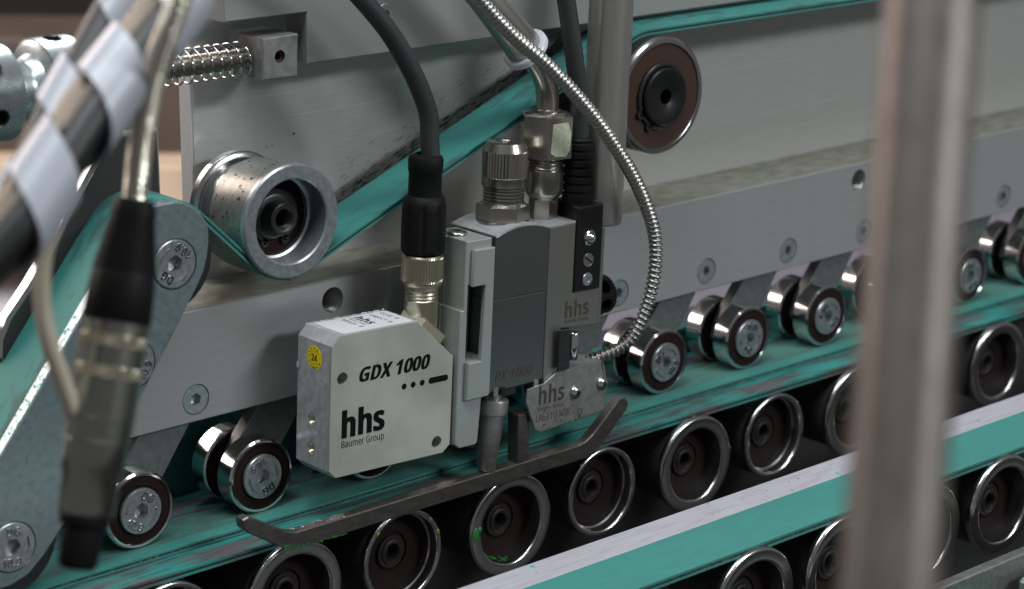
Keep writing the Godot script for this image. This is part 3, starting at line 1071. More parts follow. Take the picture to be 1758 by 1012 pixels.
func pulleys() -> void:
	var o := thing("idler_pulley", "steel idler pulley with a broad front flange left of the black cable", "pulley", V(-59.8, 40, 0))
	var T := Transform3D(Basis(), V(-59.8, 59.1, 0))
	var mb := MB.new()
	mb.lathe([[9.0, -27.0], [9.0, -18.5], [17.6, -18.5], [18.3, -18.0], [18.3, -15.6], [17.9, -15.2], [16.2, -14.8], [15.6, -13.0], [15.8, -9.0], [17.2, -8.0]], T, 72)
	part("rear_flange", mb, M.ring, o)
	mb = MB.new()
	mb.lathe([[17.2, -8.0], [17.6, -7.0], [17.6, 11.6]], T, 72)
	part("shell", mb, M.dull_steel, o)
	mb = MB.new()
	mb.lathe([[17.6, 11.4], [18.6, 11.4], [19.1, 11.9], [19.1, 13.4], [18.5, 14.0], [14.6, 14.0], [14.1, 13.5], [14.0, 5.0], [13.2, 4.6], [13.0, 3.0]], T, 80)
	part("front_flange", mb, M.zinc, o)
	mb = MB.new()
	mb.lathe([[13.1, 3.2], [7.0, 3.3]], T, 56)
	part("seal", mb, M.seal, o)
	mb = MB.new()
	mb.lathe([[7.6, 3.3], [7.6, 4.4], [7.2, 4.7], [5.6, 4.7], [5.4, 9.6], [5.0, 10.0], [3.9, 10.0], [3.4, 9.6], [3.1, 9.0], [3.5, 8.5], [3.1, 8.0], [3.5, 7.5], [3.1, 7.0], [3.5, 6.5], [3.1, 6.0], [3.5, 5.5], [3.1, 5.0], [3.1, 2.0], [0.0, 2.0]], T, 44)
	part("hub", mb, M.dark_steel, o)
	mb = MB.new()
	var ring := PackedVector3Array()
	for i in 40:
		var a := deg_to_rad(250.0 - 320.0 * i / 39.0)
		ring.append(V(-59.8 + cos(a) * 8.3, 59.1 + sin(a) * 8.3, 4.0))
	mb.sweep(frames(ring), P2([-0.5, -0.9, 0.5, -0.9, 0.5, 0.9, -0.5, 0.9]))
	for a in [deg_to_rad(244.0), deg_to_rad(296.0)]:
		mb.lathe([[1.5, 3.4], [1.5, 4.5], [0.6, 4.5], [0.6, 3.6]], Transform3D(Basis(), V(-59.8 + cos(a) * 9.4, 59.1 + sin(a) * 9.4, 0)), 16)
	part("circlip", mb, M.dark_steel, o)
	mb = MB.new()
	flakes(mb, 170, func(u, w): var a: float = 0.6 + 2.6 * u; return along(V(cos(a), sin(a), 0), V(-59.8 + cos(a) * 17.6, 59.1 + sin(a) * 17.6, 2 + 9.4 * w)), 0.08, 0.6)
	part("belt_crumbs", mb, M.dust_teal, o).set_meta("kind", "stuff")
	mb = MB.new()
	flakes(mb, 90, func(u, w): var a: float = 1.2 + 2.2 * u; return along(V(cos(a), sin(a), 0), V(-59.8 + cos(a) * 17.6, 59.1 + sin(a) * 17.6, -6 + 13 * w)), 0.2, 1.0)
	part("grime_crumbs", mb, M.dark_flake, o).set_meta("kind", "stuff")

	var r := thing("top_roller", "big roller with a rust-brown seal where the green belt turns level, right of the rod", "roller", V(105.6, 59, 0))
	T = Transform3D(Basis(), V(105.6, 80.5, 0))
	mb = MB.new()
	mb.lathe([[10.0, -27.0], [10.0, -16.0], [21.2, -16.0], [21.7, -15.5], [21.7, 17.0]], T, 80)
	part("shell", mb, M.dark_steel, r)
	mb = MB.new()
	mb.lathe([[21.75, 17.0], [21.75, 18.2], [21.0, 19.0], [19.6, 19.0], [19.3, 18.6], [19.2, 18.0]], T, 80)
	part("rim", mb, M.ring, r)
	mb = MB.new()
	mb.lathe([[19.6, 18.2], [15.5, 18.4], [12.2, 18.3]], T, 64)
	part("seal", mb, M.seal_red, r)
	mb = MB.new()
	mb.lathe([[12.6, 18.2], [12.6, 19.2], [12.2, 19.6], [11.2, 19.6]], T, 56)
	for a in [deg_to_rad(206.0), deg_to_rad(238.0)]:
		mb.lathe([[1.7, 18.3], [1.7, 19.6], [0.6, 19.6], [0.6, 18.6]], Transform3D(Basis(), V(105.6 + cos(a) * 12.6, 80.5 + sin(a) * 12.6, 0)), 16)
	part("circlip", mb, M.dark_steel, r)
	mb = MB.new()
	mb.lathe([[10.8, 18.2], [10.8, 20.6], [10.2, 21.2], [3.4, 21.2], [2.9, 20.8], [2.8, 20.8, 1], [2.8, 15.0, 1], [0.0, 15.0]], T, 48)
	part("washer", mb, M.oxide, r)


func big_screw(mb: MB, T: Transform3D) -> void:
	mb.lathe([[5.0, -5.0], [7.2, -1.2], [7.8, -0.5], [7.85, -0.1], [7.55, 0.2], [5.4, 0.2], [4.4, 0.12], [2.6, 0.12, 1], [2.6, -2.8, 1], [0.0, -3.4]], T, 60)


func screw_lettering(mb: MB, T: Transform3D) -> void:
	T = T * Transform3D(Basis(), V(0, 0, 0.1))
	mb.text("DG", -2.3, 3.6, 2.3, 6.3, 0.36, T)
	mb.text("10.9", -3.2, -6.3, 3.2, -3.6, 0.36, T)
	for side in [-1.0, 1.0]:
		var arc := PackedVector3Array()
		for i in 9:
			var a: float = deg_to_rad(-32.0 + 8.0 * i)
			arc.append(T * V(side * cos(a) * 5.6, sin(a) * 5.6, 0.2))
		mb.sweep(frames(arc, T.basis.z), circle(0.24, 6))


func tension_lever() -> void:
	var o := thing("tension_lever", "blue-grey zinc lever plate with large countersunk screws at the left", "lever plate", V(-150, -36, 14))
	var outline := P2([-170, -36.6, -164, -34.6, -158.5, -30, -150, -20.6, -123.8, 10.4, -103.6, 38.8, -99, 45.5, -96.4, 50.0, -95.0, 54.5, -94.3, 59, -94.3, 62.7, -95.4, 65.8, -97.6, 69, -100.3, 71.3, -103.4, 73, -107, 73.8, -114, 73.8, -117.5, 73, -120.6, 70, -141.6, 43.3, -161, 18.8, -188, -15, -190.5, -20, -189.5, -27, -186, -32, -180, -35.6, -175, -36.8])
	var mb := MB.new()
	var spots := [Vector2(-107.5, 53.9), Vector2(-124.0, 24.4), Vector2(-169.2, -24.3)]
	mb.prism(outline, 12.2, 17.0, 0.5, Transform3D.IDENTITY, spots.map(func(p): return circle(8.25, 28, p.x, p.y)), 0.7)
	part("lever_body", mb, M.zinc_dusty, o)
	for i in 3:
		var T := Transform3D(Basis(Vector3(0, 0, 1), [2.45, 1.0, -0.12][i]), V(spots[i].x, spots[i].y, 17.0))
		mb = MB.new()
		big_screw(mb, T)
		var s := part("countersunk_screw", mb, M.zinc, o)
		mb = MB.new()
		screw_lettering(mb, T)
		part("lettering", mb, M.chrome, s)
	for i in [0, 2]:
		mb = MB.new()
		mb.lathe([[[16.8, 18.3][i / 2], -8.0], [[17.2, 18.3][i / 2], 12.0], [6.0, 12.0], [6.0, -8.0], [[17.2, 18.3][i / 2], -8.0]], Transform3D(Basis(), V(spots[i].x, spots[i].y, 0)), 48)
		part("belt_pulley", mb, M.dark_steel, o)
	mb = MB.new()
	flakes(mb, 900, func(u, w): return Transform3D(Basis(), V(-186 + 76 * u + 26 * w - 6, -34 + 100 * u - 20 * w + 6, 17.0)), 0.05, 0.26)
	var edge := MB.new()
	flakes(edge, 240, func(u, w): return along(Vector3(-0.775, 0.632, 0), V(-141.6, 43.3, 0).lerp(V(-161, 18.8, 0), u * 2.4) + V(-0.02, 0.02, 12.4 + 4.2 * w)), 0.2, 0.75)
	part("edge_dust", edge, M.teal_flake, o).set_meta("kind", "stuff")
	var keep := MB.new()
	for i in range(0, mb.v.size(), 3):
		if Geometry2D.is_point_in_polygon(Vector2(mb.v[i].x, mb.v[i].y), MB.inset(MB.tidy(outline), 1.0)) and spots.all(func(p): return p.distance_to(Vector2(mb.v[i].x, mb.v[i].y)) > 8.8):
			for j in 3:
				keep.v.append(mb.v[i + j]); keep.n.append(mb.n[i + j]); keep.t.append(Vector2.ZERO)
	part("teal_specks", keep, M.teal_flake, o).set_meta("kind", "stuff")

	var b := thing("rear_lever", "dark oily plate with a bright rim left of the slanting green belt", "lever plate", V(-140, 20, -10))
	var po := P2([-112, 92, -122.2, 79.5, -127.8, 71.4, -137.0, 57.5, -144.2, 48.4, -152.6, 39.1, -155.8, 33, -156.4, 27, -155.2, 21, -150, 10, -110, 10, -95, 40, -95, 92])
	mb = MB.new()
	mb.prism(po, -14, -8.0, 1.1, Transform3D.IDENTITY, [], 0.7)
	part("plate_body", mb, M.chrome, b)
	mb = MB.new()
	mb.prism(MB.inset(MB.tidy(po), 1.5), -7.98, -7.7, 0.0)
	part("oil_film", mb, M.dark_wall, b)

	mb = MB.new()
	mb.box(V(-124, 40, -40), V(-84.5, 97, -30), 0.6)
	solid("hanger_block", mb, M.hanger, "dark grey hanger block behind the thin metal conduit, left of the side plate", "block", V(-104, 40, -35))


# ---------------------------------------------------------------- adjusting spindle

# a drum with a diamond (or straight) knurl and round holes drilled across it at the given angles
func knurled(mb: MB, r: float, z0: float, z1: float, T: Transform3D, holes: Array, hole_r: float, straight := false) -> void:
	var segs := 132
	var rows := int((z1 - z0) / 0.55)
	for i in rows:
		for j in segs:
			var zm := z0 + (z1 - z0) * (i + 0.5) / rows - (z0 + z1) * 0.5
			var am := TAU * (j + 0.5) / segs
			var cut := false
			for h in holes:
				if Vector2(angle_difference(h, am) * r, zm).length() < hole_r:
					cut = true
			if cut:
				continue
			var pts := []
			for c in [[0, 0], [0, 1], [1, 1], [1, 0]]:
				var a: float = TAU * (j + c[1]) / segs
				var low: bool = (j + c[1]) % 4 < 2 if straight else (i + c[0] + j + c[1]) % 2 == 0
				var q := r - (0.3 if low else 0.0)
				pts.append(T * V(cos(a) * q, sin(a) * q, z0 + (z1 - z0) * (i + c[0]) / rows))
			var o: Vector3 = T.basis * V(cos(am), sin(am), 0)
			mb.flat(pts[0], pts[1], pts[2], o)
			mb.flat(pts[0], pts[2], pts[3], o)


func cross_hole(mb: MB, r: float, hole_r: float, depth: float, T: Transform3D, a: float, z: float) -> void:
	var d := T.basis * V(cos(a), sin(a), 0)
	mb.lathe([[hole_r + 0.55, -0.5], [hole_r + 0.5, 0.0], [hole_r, -0.35], [hole_r - 0.1, -depth], [0.0, -depth - 0.2]], along(d, T * V(0, 0, z) + d * r), 28)


func spindle() -> void:
	# the block that carries the spring
	var b := thing("spring_block", "square zinc block with a round hole in the notch of the cover plate", "block", V(-53, 103, -9))
	var T0 := Transform3D(Basis(Vector3(1, 0, 0), 0.0), V(0, 0, 0))
	var mb := MB.new()
	mb.prism(P2([-60.1, 103.6, -46.2, 103.4, -45.6, 117.3, -60.0, 117.2]), -19.5, 0.0, 0.35, T0, [circle(2.15, 20, -53.2, 110.6)])
	part("block_body", mb, M.cast, b)
	mb = MB.new()
	mb.lathe([[2.15, 0.0], [1.9, -0.9], [1.3, -1.0, 1], [1.3, -4.0, 1], [0.0, -4.2]], Transform3D(Basis(), V(-53.2, 110.6, -0.3)), 24)
	part("set_screw", mb, lookup_rust(), b)
	# threaded rod with two knurled wheels
	var o := thing("adjusting_spindle", "threaded spindle with two knurled zinc wheels at the upper left edge", "adjusting spindle", V(-110, 93, -9.5))
	var T := along(Vector3(1, 0, 0), V(-160, 109.6, -9.5))
	mb = MB.new()
	var prof := [[0.0, 0.0], [3.1, 0.0]]
	var x := 0.2
	while x < 99.3:
		prof.append([3.35, x + 0.35])
		prof.append([2.85, x + 0.75])
		x += 0.8
	prof.append([3.0, 99.6])
	mb.lathe(prof, T, 24)
	part("threaded_rod", mb, M.steel, o)
	for w in [[-8.0, 11.5], [20.5, 35.0]]:
		mb = MB.new()
		var z0: float = w[0]
		var z1: float = w[1]
		mb.lathe([[3.4, z0], [12.6, z0], [14.4, z0 + 1.2]], T, 64)
		var at := range(6).map(func(k): return TAU * k / 6.0 + 0.42 + z0 * 0.01)
		knurled(mb, 14.9, z0 + 1.2, z1 - 1.2, T, at, 2.9)
		mb.lathe([[14.4, z1 - 1.2], [12.8, z1], [3.4, z1]], T, 64)
		var wheel := part("knurled_wheel", mb, M.zinc, o)
		for a in at:
			mb = MB.new()
			cross_hole(mb, 14.9, 2.5, 6.0, T, a, (z0 + z1) * 0.5)
			part("tommy_hole", mb, M.dark_steel, wheel)
	mb = MB.new()
	mb.lathe([[3.4, 11.5], [9.6, 11.5], [9.6, 14.0], [9.0, 16.0], [9.0, 18.0], [10.5, 20.5], [3.4, 20.5]], T, 48)
	part("wheel_neck", mb, M.zinc, o)
	# the spring
	mb = MB.new()
	var pts := PackedVector3Array()
	var turns := 9.5
	for i in 260:
		var u := i / 259.0
		var a := TAU * turns * u
		var px := lerpf(-96.0, -61.0, u) if u < 0.86 else lerpf(-66.0, -60.9, (u - 0.86) / 0.14)
		pts.append(V(px, 109.6 + cos(a) * 5.5, -9.5 + sin(a) * 5.5))
	mb.sweep(frames(pts), circle(0.42, 8))
	solid("compression_spring", mb, M.chrome, "bright coil spring on the threaded spindle beside the square block", "spring", V(-78, 104, -9.5))


func lookup_rust() -> Material:
	if not M.has("rust"):
		mat("rust", lin(0.05, 0.025, 0.014), 0.7, 0.2)
	return M.rust


# ---------------------------------------------------------------- press rollers

func press_rollers() -> void:
	var ax := -67.7
	var ay := -29.7
	var g := "press rollers hanging from the guide bar"
	var o := thing("press_roller", "press roller with twin bearings between the left connector and the sensor box", "press roller", V(ax, -42.7, -5), g)
	var T := Transform3D(Basis(), V(ax, ay, 0))
	var mb := MB.new()
	mb.prism(P2([7, 22.9, 27, 22.9, 16.4, 7.7, 9, -3, 4, -7, 0, -8, -5, -6, -8, -1, -6, 6, -1.6, 12.9]), -9.2, -3.7, 0.4, T, [], 0.7)
	part("arm", mb, M.arm, o)
	for w in [[-3.0, "front_bearing"], [-18.0, "rear_bearing"]]:
		var z: float = w[0]
		mb = MB.new()
		mb.lathe([[11.4, z + 0.3], [12.4, z], [13.0, z + 0.6], [13.0, z + 7.4], [12.4, z + 8.0], [11.7, z + 8.0], [11.5, z + 7.6]], T, 72)
		var b := part(w[1], mb, M.chrome, o)
		mb = MB.new()
		mb.lathe([[7.0, z + 0.4], [11.45, z + 0.4], [11.45, z + 7.5], [8.4, z + 7.7], [7.9, z + 7.2], [5.0, z + 7.2]], T, 56)
		part("seal", mb, M.seal, b)
	mb = MB.new()
	mb.lathe([[4.0, -19.0], [5.2, -18.6], [5.2, 4.0]], T, 32)
	part("axle", mb, M.dark_steel, o)
	mb = MB.new()
	mb.lathe([[5.2, 3.6], [7.3, 4.0], [7.75, 4.6], [7.8, 5.5], [7.5, 5.9], [5.4, 5.9], [4.4, 5.82], [2.5, 5.82, 1], [2.5, 2.9, 1], [0.0, 2.4]], T, 60)
	var bolt := part("bolt", mb, M.zinc, o)
	mb = MB.new()
	screw_lettering(mb, T * Transform3D(Basis(), V(0, 0, 5.75)))
	part("lettering", mb, M.chrome, bolt)
	var labels := {-1: ["press roller nearest the blurred black connector, leftmost of the row", -0.55], 1: ["press roller mostly hidden behind the white sensor box", 0.5], 2: ["press roller hidden behind the glue valve's nozzle", 1.4], 3: ["press roller behind the upturned right end of the runner", 2.0],
		4: ["press roller beside the lower end of the shiny flexible conduit", 0.9], 5: ["second press roller to the right of the shiny conduit", 2.8], 6: ["third press roller to the right of the shiny conduit", 4.0], 7: ["press roller half hidden by the left side of the blurred post", 1.1], 8: ["press roller just right of the blurred post", 0.2], 9: ["press roller cut by the right edge of the picture", 1.7]}
	for k in [-1, 1, 2, 3, 4, 5, 6, 7, 8, 9]:
		var c := copy(o, "press_roller", V(48.3 * k, 0, 0), labels[k][0])
		spin(c.get_node("bolt"), labels[k][1])
	spin(bolt, -2.75)


func spin(n: Node3D, a: float) -> void:
	var p := V(0, 13, 0) * MM
	n.transform = Transform3D(Basis(), p) * Transform3D(Basis(Vector3(0, 0, 1), a), Vector3.ZERO) * Transform3D(Basis(), -p)


func runner() -> void:
	var o := thing("runner", "dark worn steel runner bar with upturned ends lying in front of the belts", "runner bar", V(0, -45, 27))
	var mb := MB.new()
	mb.prism(P2([-94.6, -30.4, -94.3, -33.6, -92.6, -35.4, -80.5, -43.4, -75.6, -46.1, 60.4, -46.1, 64.0, -44.6, 78.8, -31.8, 79.4, -29.0, 77.0, -26.6, 74.6, -26.8, 61.6, -37.4, 58.0, -39.4, 54.0, -40.2, -73.5, -40.2, -76.0, -39.6, -92.2, -29.9]), 27.5, 31.6, 0.4)
	part("bar", mb, M.dirty_steel, o)
	mb = MB.new()
	mb.box(V(24.8, -40.4, 25.4), V(30.2, -22.0, 31.3), 0.3)
	part("upright", mb, M.dirty_steel, o)
	mb = MB.new()
	flakes(mb, 130, func(u, w): return Transform3D(Basis(), V(-78 + 26 * u * u, -46.2 + 2.8 * w * (1.0 - u), 31.62)), 0.12, 0.7)
	part("glue_smear", mb, M.glue_green, o).set_meta("kind", "stuff")
	mb = MB.new()
	flakes(mb, 80, func(u, w): return along(Vector3.UP, V(-74 + 22 * u, -40.1, 27.7 + 3.6 * w)), 0.1, 0.45)
	part("glue_crumbs", mb, M.pale_flake, o).set_meta("kind", "stuff")


# ---------------------------------------------------------------- sensor box

func sensor_box() -> void:
	var o := thing("sensor_box", "white-faced sensor box with black lettering and a yellow sticker on its side", "sensor", V(-31, -28.7, 21), "", TILT)
	var outline := P2([-54.1, 20.4, -57.4, 17.1, -57.4, -26.0, -54.6, -28.7, -8.0, -28.7, -4.8, -26.2, -4.7, 5.6, -21.2, 20.4])
	var holes := [circle(2.35, 20, -52.6, 5.5), circle(2.35, 20, -10.9, -24.3)]
	var mb := MB.new()
	mb.prism(P2([-54.1, 20.4, -57.4, 17.1, -57.4, 0.0, -51.0, 0.0, -51.0, -26.0, -57.4, -26.0, -54.6, -28.7, -8.0, -28.7, -4.8, -26.2, -4.7, 5.6, -21.2, 20.4]), 12.0, 29.2, 0.0, Transform3D.IDENTITY, holes, 0.9)
	mb.prism(P2([-29.2, -26.0, -29.2, 0.0, -12.0, 0.0, -12.0, -26.0]), 51.02, 57.4, 0.0, Transform3D(Basis(Vector3(0, 0, -1), Vector3(0, 1, 0), Vector3(-1, 0, 0)), Vector3.ZERO), [circle(2.1, 20, -20.1, -10.15), circle(2.1, 20, -20.1, -20.15)], 0.7)
	part("housing", mb, M.alu, o)
	mb = MB.new()
	mb.prism(MB.inset(MB.tidy(outline), 0.12), 29.25, 30.0, 0.1, Transform3D.IDENTITY, [circle(2.2, 20, -52.6, 5.5), circle(2.2, 20, -10.9, -24.3)], 0.9)
	var face := part("front_plate", mb, M.paint, o)
	var F := Transform3D(Basis(), V(0, 0, 30.0))
	mb = MB.new()
	mb.text("GDX 1000", -46.1, 3.0, -16.2, 8.0, 0.06, F, 0.24)
	mb.text("GDX 1000", -45.75, 3.05, -15.85, 8.1, 0.075, F, 0.24)
	mb.text("hhs", -52.5, -15.3, -34.8, -5.6, 0.06, F)
	mb.text("hhs", -51.95, -15.25, -34.25, -5.55, 0.075, F)
	mb.text("Baumer Group", -52.4, -19.4, -34.4, -16.2, 0.06, F, 0.0, false)
	part("lettering", mb, M.ink, face)
	for i in 3:
		mb = MB.new()
		mb.prism(circle(1.05, 20, -26.2 + 3.95 * i, -1.65), 30.0, 30.06)
		part("dot", mb, M.ink, face)
	mb = MB.new()
	var pill := PackedVector2Array()
	for i in 25:
		var a := PI / 2 + PI * i / 12.0
		var cx := -14.4 if i <= 12 else -7.9
		pill.append(Vector2(cx + cos(a) * 1.1, -1.6 + sin(a) * 1.1))
	mb.prism(pill, 30.0, 30.06)
	part("bar_mark", mb, M.ink, face)
	# tapped holes in the side
	for v in [-10.15, -20.15]:
		mb = MB.new()
		plug_hole(mb, 2.0, 5.6, along(Vector3(-1, 0, 0), V(-57.42, v, 20.1)))
		part("tapped_hole", mb, M.nickel, o)
	# through holes are lined with bright metal
	for h in [[-52.6, 5.5], [-10.9, -24.3]]:
		mb = MB.new()
		mb.lathe([[2.33, 29.2], [2.33, 20.0], [0.0, 20.0]], Transform3D(Basis(), V(h[0], h[1], 0)), 24)
		part("bolt_hole", mb, M.alu, o)
	# the sticker: a disc with a toothed notch below
	var S := along(Vector3(-1, 0, 0), V(-57.45, 11.3, 21.0))
	var disc := PackedVector2Array()
	for i in 72:
		var a := TAU * i / 72.0
		var r := 4.15
		if absf(angle_difference(a, -PI / 2)) < 0.28:
			r = 3.2
		elif a > PI and i % 4 < 1:
			r = 3.9
		disc.append(Vector2(cos(a), sin(a)) * r)
	mb = MB.new()
	mb.prism(disc, 0.0, 0.08, 0.0, S)
	var st := part("sticker", mb, M.yellow, o)
	mb = MB.new()
	mb.text("24", -1.5, -1.15, 1.5, 1.15, 0.04, S * Transform3D(Basis(), V(0, 0, 0.08)))
	for i in 12:
		var a := TAU * (i + 0.5) / 12.0
		if i in [8, 9]:
			continue
		mb.prism(P2([-0.09, 2.0, 0.09, 2.0, 0.09, 2.6, -0.09, 2.6]), 0.08, 0.11, 0.0, S * Transform3D(Basis(Vector3(0, 0, 1), a), Vector3.ZERO))
		mb.prism(circle(0.28, 8, 0.0, 3.2), 0.08, 0.11, 0.0, S * Transform3D(Basis(Vector3(0, 0, 1), a + 0.26), Vector3.ZERO))
	part("sticker_print", mb, M.ink, st)
	# the label on top
	mb = MB.new()
	mb.prism(P2([-52.0, 13.4, -23.0, 13.4, -22.0, 14.4, -22.0, 28.2, -23.0, 29.2, -51.0, 29.2, -52.0, 28.2]), 0.0, 0.08, 0.0, Transform3D(Basis(Vector3(1, 0, 0), Vector3(0, 0, 1), Vector3(0, 1, 0)), V(0, 20.42, 0)))
	var lab := part("top_label", mb, M.label, o)
	var L := Transform3D(Basis(Vector3(0, 0, 1), Vector3(1, 0, 0), Vector3(0, 1, 0)), V(0, 20.5, 0))
	mb = MB.new()
	mb.text("READY", 15.0, -42.2, 22.5, -40.4, 0.03, L, 0.0, false)
	mb.text("hhs", 15.2, -37.4, 24.2, -33.2, 0.03, L)
	mb.text("Baumer Group", 15.2, -39.4, 24.2, -38.1, 0.03, L, 0.0, false)
	mb.text("OBJECT", 15.0, -30.6, 23.6, -28.8, 0.03, L, 0.0, false)
	mb.text("GLUE", 15.0, -25.8, 20.8, -24.0, 0.03, L, 0.0, false)
	part("label_print", mb, M.ink, lab)
	for p in [[-41.3, 25.2], [-29.7, 26.0], [-24.9, 23.6]]:
		mb = MB.new()
		mb.prism(circle(0.95, 16, p[0], p[1]), 0.08, 0.2, 0.0, Transform3D(Basis(Vector3(1, 0, 0), Vector3(0, 0, 1), Vector3(0, 1, 0)), V(0, 20.42, 0)))
		part("indicator_light", mb, M.alu, lab)
	# angled cable socket on the bevel
	var nrm := V(0.667, 0.745, 0).normalized()
	mb = MB.new()
	mb.lathe([[8.3, 0.0, 1], [8.3, 3.0, 1], [7.6, 3.6], [5.0, 3.6]], along(nrm, V(-13.0, 13.0, 21)), 48, 0.3)
	part("socket_nut", mb, M.nickel, o)
	mb = MB.new()
	mb.lathe([[5.9, 9.5], [5.9, 25.0], [5.5, 25.4], [5.9, 26.0], [5.5, 26.7], [5.9, 27.3], [5.5, 28.0], [5.9, 28.6], [5.6, 30.6]], Transform3D(Basis(Vector3(1, 0, 0), -PI / 2), V(-12.3, 0, 21)), 40)
	part("socket_tube", mb, M.nickel, o)
	mb = MB.new()
	flakes(mb, 90, func(u, w): return along(Vector3(-1, 0, 0), V(-57.42, -26 + 36 * u, 13 + 15.5 * w)), 0.06, 0.4)
	part("scuffs", mb, M.pale_flake, o).set_meta("kind", "stuff")
	mb = MB.new()
	flakes(mb, 40, func(u, w): return Transform3D(Basis(), V(-55 + 48 * u, -27 + 40 * w, 30.0)), 0.05, 0.22)
	part("dust_specks", mb, M.pale_flake, o).set_meta("kind", "stuff")
	mb = MB.new()
	flakes(mb, 150, func(u, w): return Transform3D(Basis(), V(-56 + 34 * u, 20.3 + 0.5 * w, 12.0 + 0.8 * w)), 0.12, 0.55)
	flakes(mb, 60, func(u, w): return along(Vector3(-0.7, 0.7, 0), V(-57.3 + 3.2 * u, 17.2 + 3.2 * u, 12.2 + 17 * w)), 0.08, 0.4)
	flakes(mb, 90, func(u, w): return along(Vector3.UP, V(-53 + 31 * u, 20.46, 29.35 + 0.5 * w)), 0.08, 0.3)
	flakes(mb, 8, func(u, w): return along(Vector3(-1, 0, 0), V(-57.9, 6.0 + 1.5 * u, 12.2 + 0.6 * w)), 0.4, 1.0)
	part("glue_crust", mb, M.pale_flake, o).set_meta("kind", "stuff")
	mb = MB.new()
	flakes(mb, 26, func(u, w): return Transform3D(Basis(), V(-54 + 46 * u, -27 + 8 * w * w, 30.0)), 0.08, 0.35)
	flakes(mb, 7, func(u, w): return Transform3D(Basis(), V(-43 + 6 * u, 7 + 2 * w, 30.0)), 0.15, 0.45)
	part("dirt_specks", mb, M.grease, o).set_meta("kind", "stuff")

	# the black cable plugged into it
	var c := thing("sensor_cable", "black cable with a ribbed plug screwed onto the sensor box, curving up out of view", "cable", V(-12.3, 30.2, 21), "", TILT)
	var U := Transform3D(Basis(Vector3(1, 0, 0), -PI / 2), V(-12.3, 0, 21))
	mb = MB.new()
	mb.lathe([[5.9, 30.2], [7.0, 30.4], [7.2, 31.0], [7.2, 31.6], [7.25, 32.4, 2], [7.25, 39.6, 2], [7.0, 40.2], [6.6, 40.8], [5.8, 40.9]], U, 96)
	part("knurled_ring", mb, M.nickel, c)
	mb = MB.new()
	mb.lathe([[5.0, 40.6], [5.0, 41.4], [7.2, 41.6], [7.6, 42.6, 3], [7.7, 50.0, 3], [7.5, 57.0, 3], [7.2, 58.6], [6.6, 60.6], [5.7, 61.2], [5.6, 69.0], [5.9, 69.4], [6.0, 73.4], [5.6, 74.4], [3.4, 75.4]], U, 64, 0.2)
	part("plug", mb, M.black, c)
	var w := []
	for p in [V(-7.6, 70.0, 22), V(-8.2, 80, 22), V(-9.0, 90, 22), V(-14.9, 103, 22), V(-23.7, 116.5, 22), V(-32, 126, 22), V(-41.4, 135.3, 22), V(-52, 144.5, 22), V(-66, 155, 22)]:
		w.append(Basis(Vector3(0, 0, 1), deg_to_rad(-TILT)) * p)
	mb = MB.new()
	mb.sweep(frames(spline(w, 2.0)), circle(3.3, 18))
	part("lead", mb, M.cable, c)


# ---------------------------------------------------------------- bracket and valve

func bracket() -> void:
	var o := thing("valve_bracket", "pale anodised bracket with a long slot between the sensor box and the glue valve", "bracket", V(2, -28, 20), "", TILT)
	var mb := MB.new()
	mb.prism(P2([-2.0, 45.6, -2.0, 21.5, -3.6, 21.4, -3.6, -26.3, -1.9, -27.9, 5.8, -27.9, 6.6, -26.9, 7.6, -11.4, 9.7, -10.6, 9.7, 45.6]), 12.0, 21.0, 0.3)
	mb.prism(P2([-2.0, 45.6, -2.0, 21.5, -3.6, 21.4, -3.6, -26.3, -1.9, -27.9, 5.8, -27.9, 6.6, -26.9, 7.6, -11.4, 9.7, -10.6, 9.7, 2.9, -0.4, 2.9, -0.4, 30.1, 9.7, 30.1, 9.7, 45.6]), 21.02, 31.5, 0.3)
	part("bracket_body", mb, M.anod, o)
	mb = MB.new()
	mb.prism(P2([0.6, 42.7, 9.6, 42.7, 9.6, -9.6, 8.6, -10.2, -0.8, -10.4, -0.8, 3.0, 5.0, 3.0, 5.7, 29.9, 0.2, 29.9, 0.4, 42.4]), 31.52, 33.5, 0.3)
	part("slotted_plate", mb, M.anod, o)
	mb = MB.new()
	var T := Transform3D(Basis(Vector3(1, 0, 0), -PI / 2), V(2.6, 45.7, 21))
	mb.lathe([[3.7, 0.0], [3.7, 0.5], [3.2, 1.1], [2.2, 1.4], [1.4, 1.4, 1], [1.4, -0.8, 1], [0.0, -1.0]], T, 36)
	part("cap_screw", mb, M.steel, o)


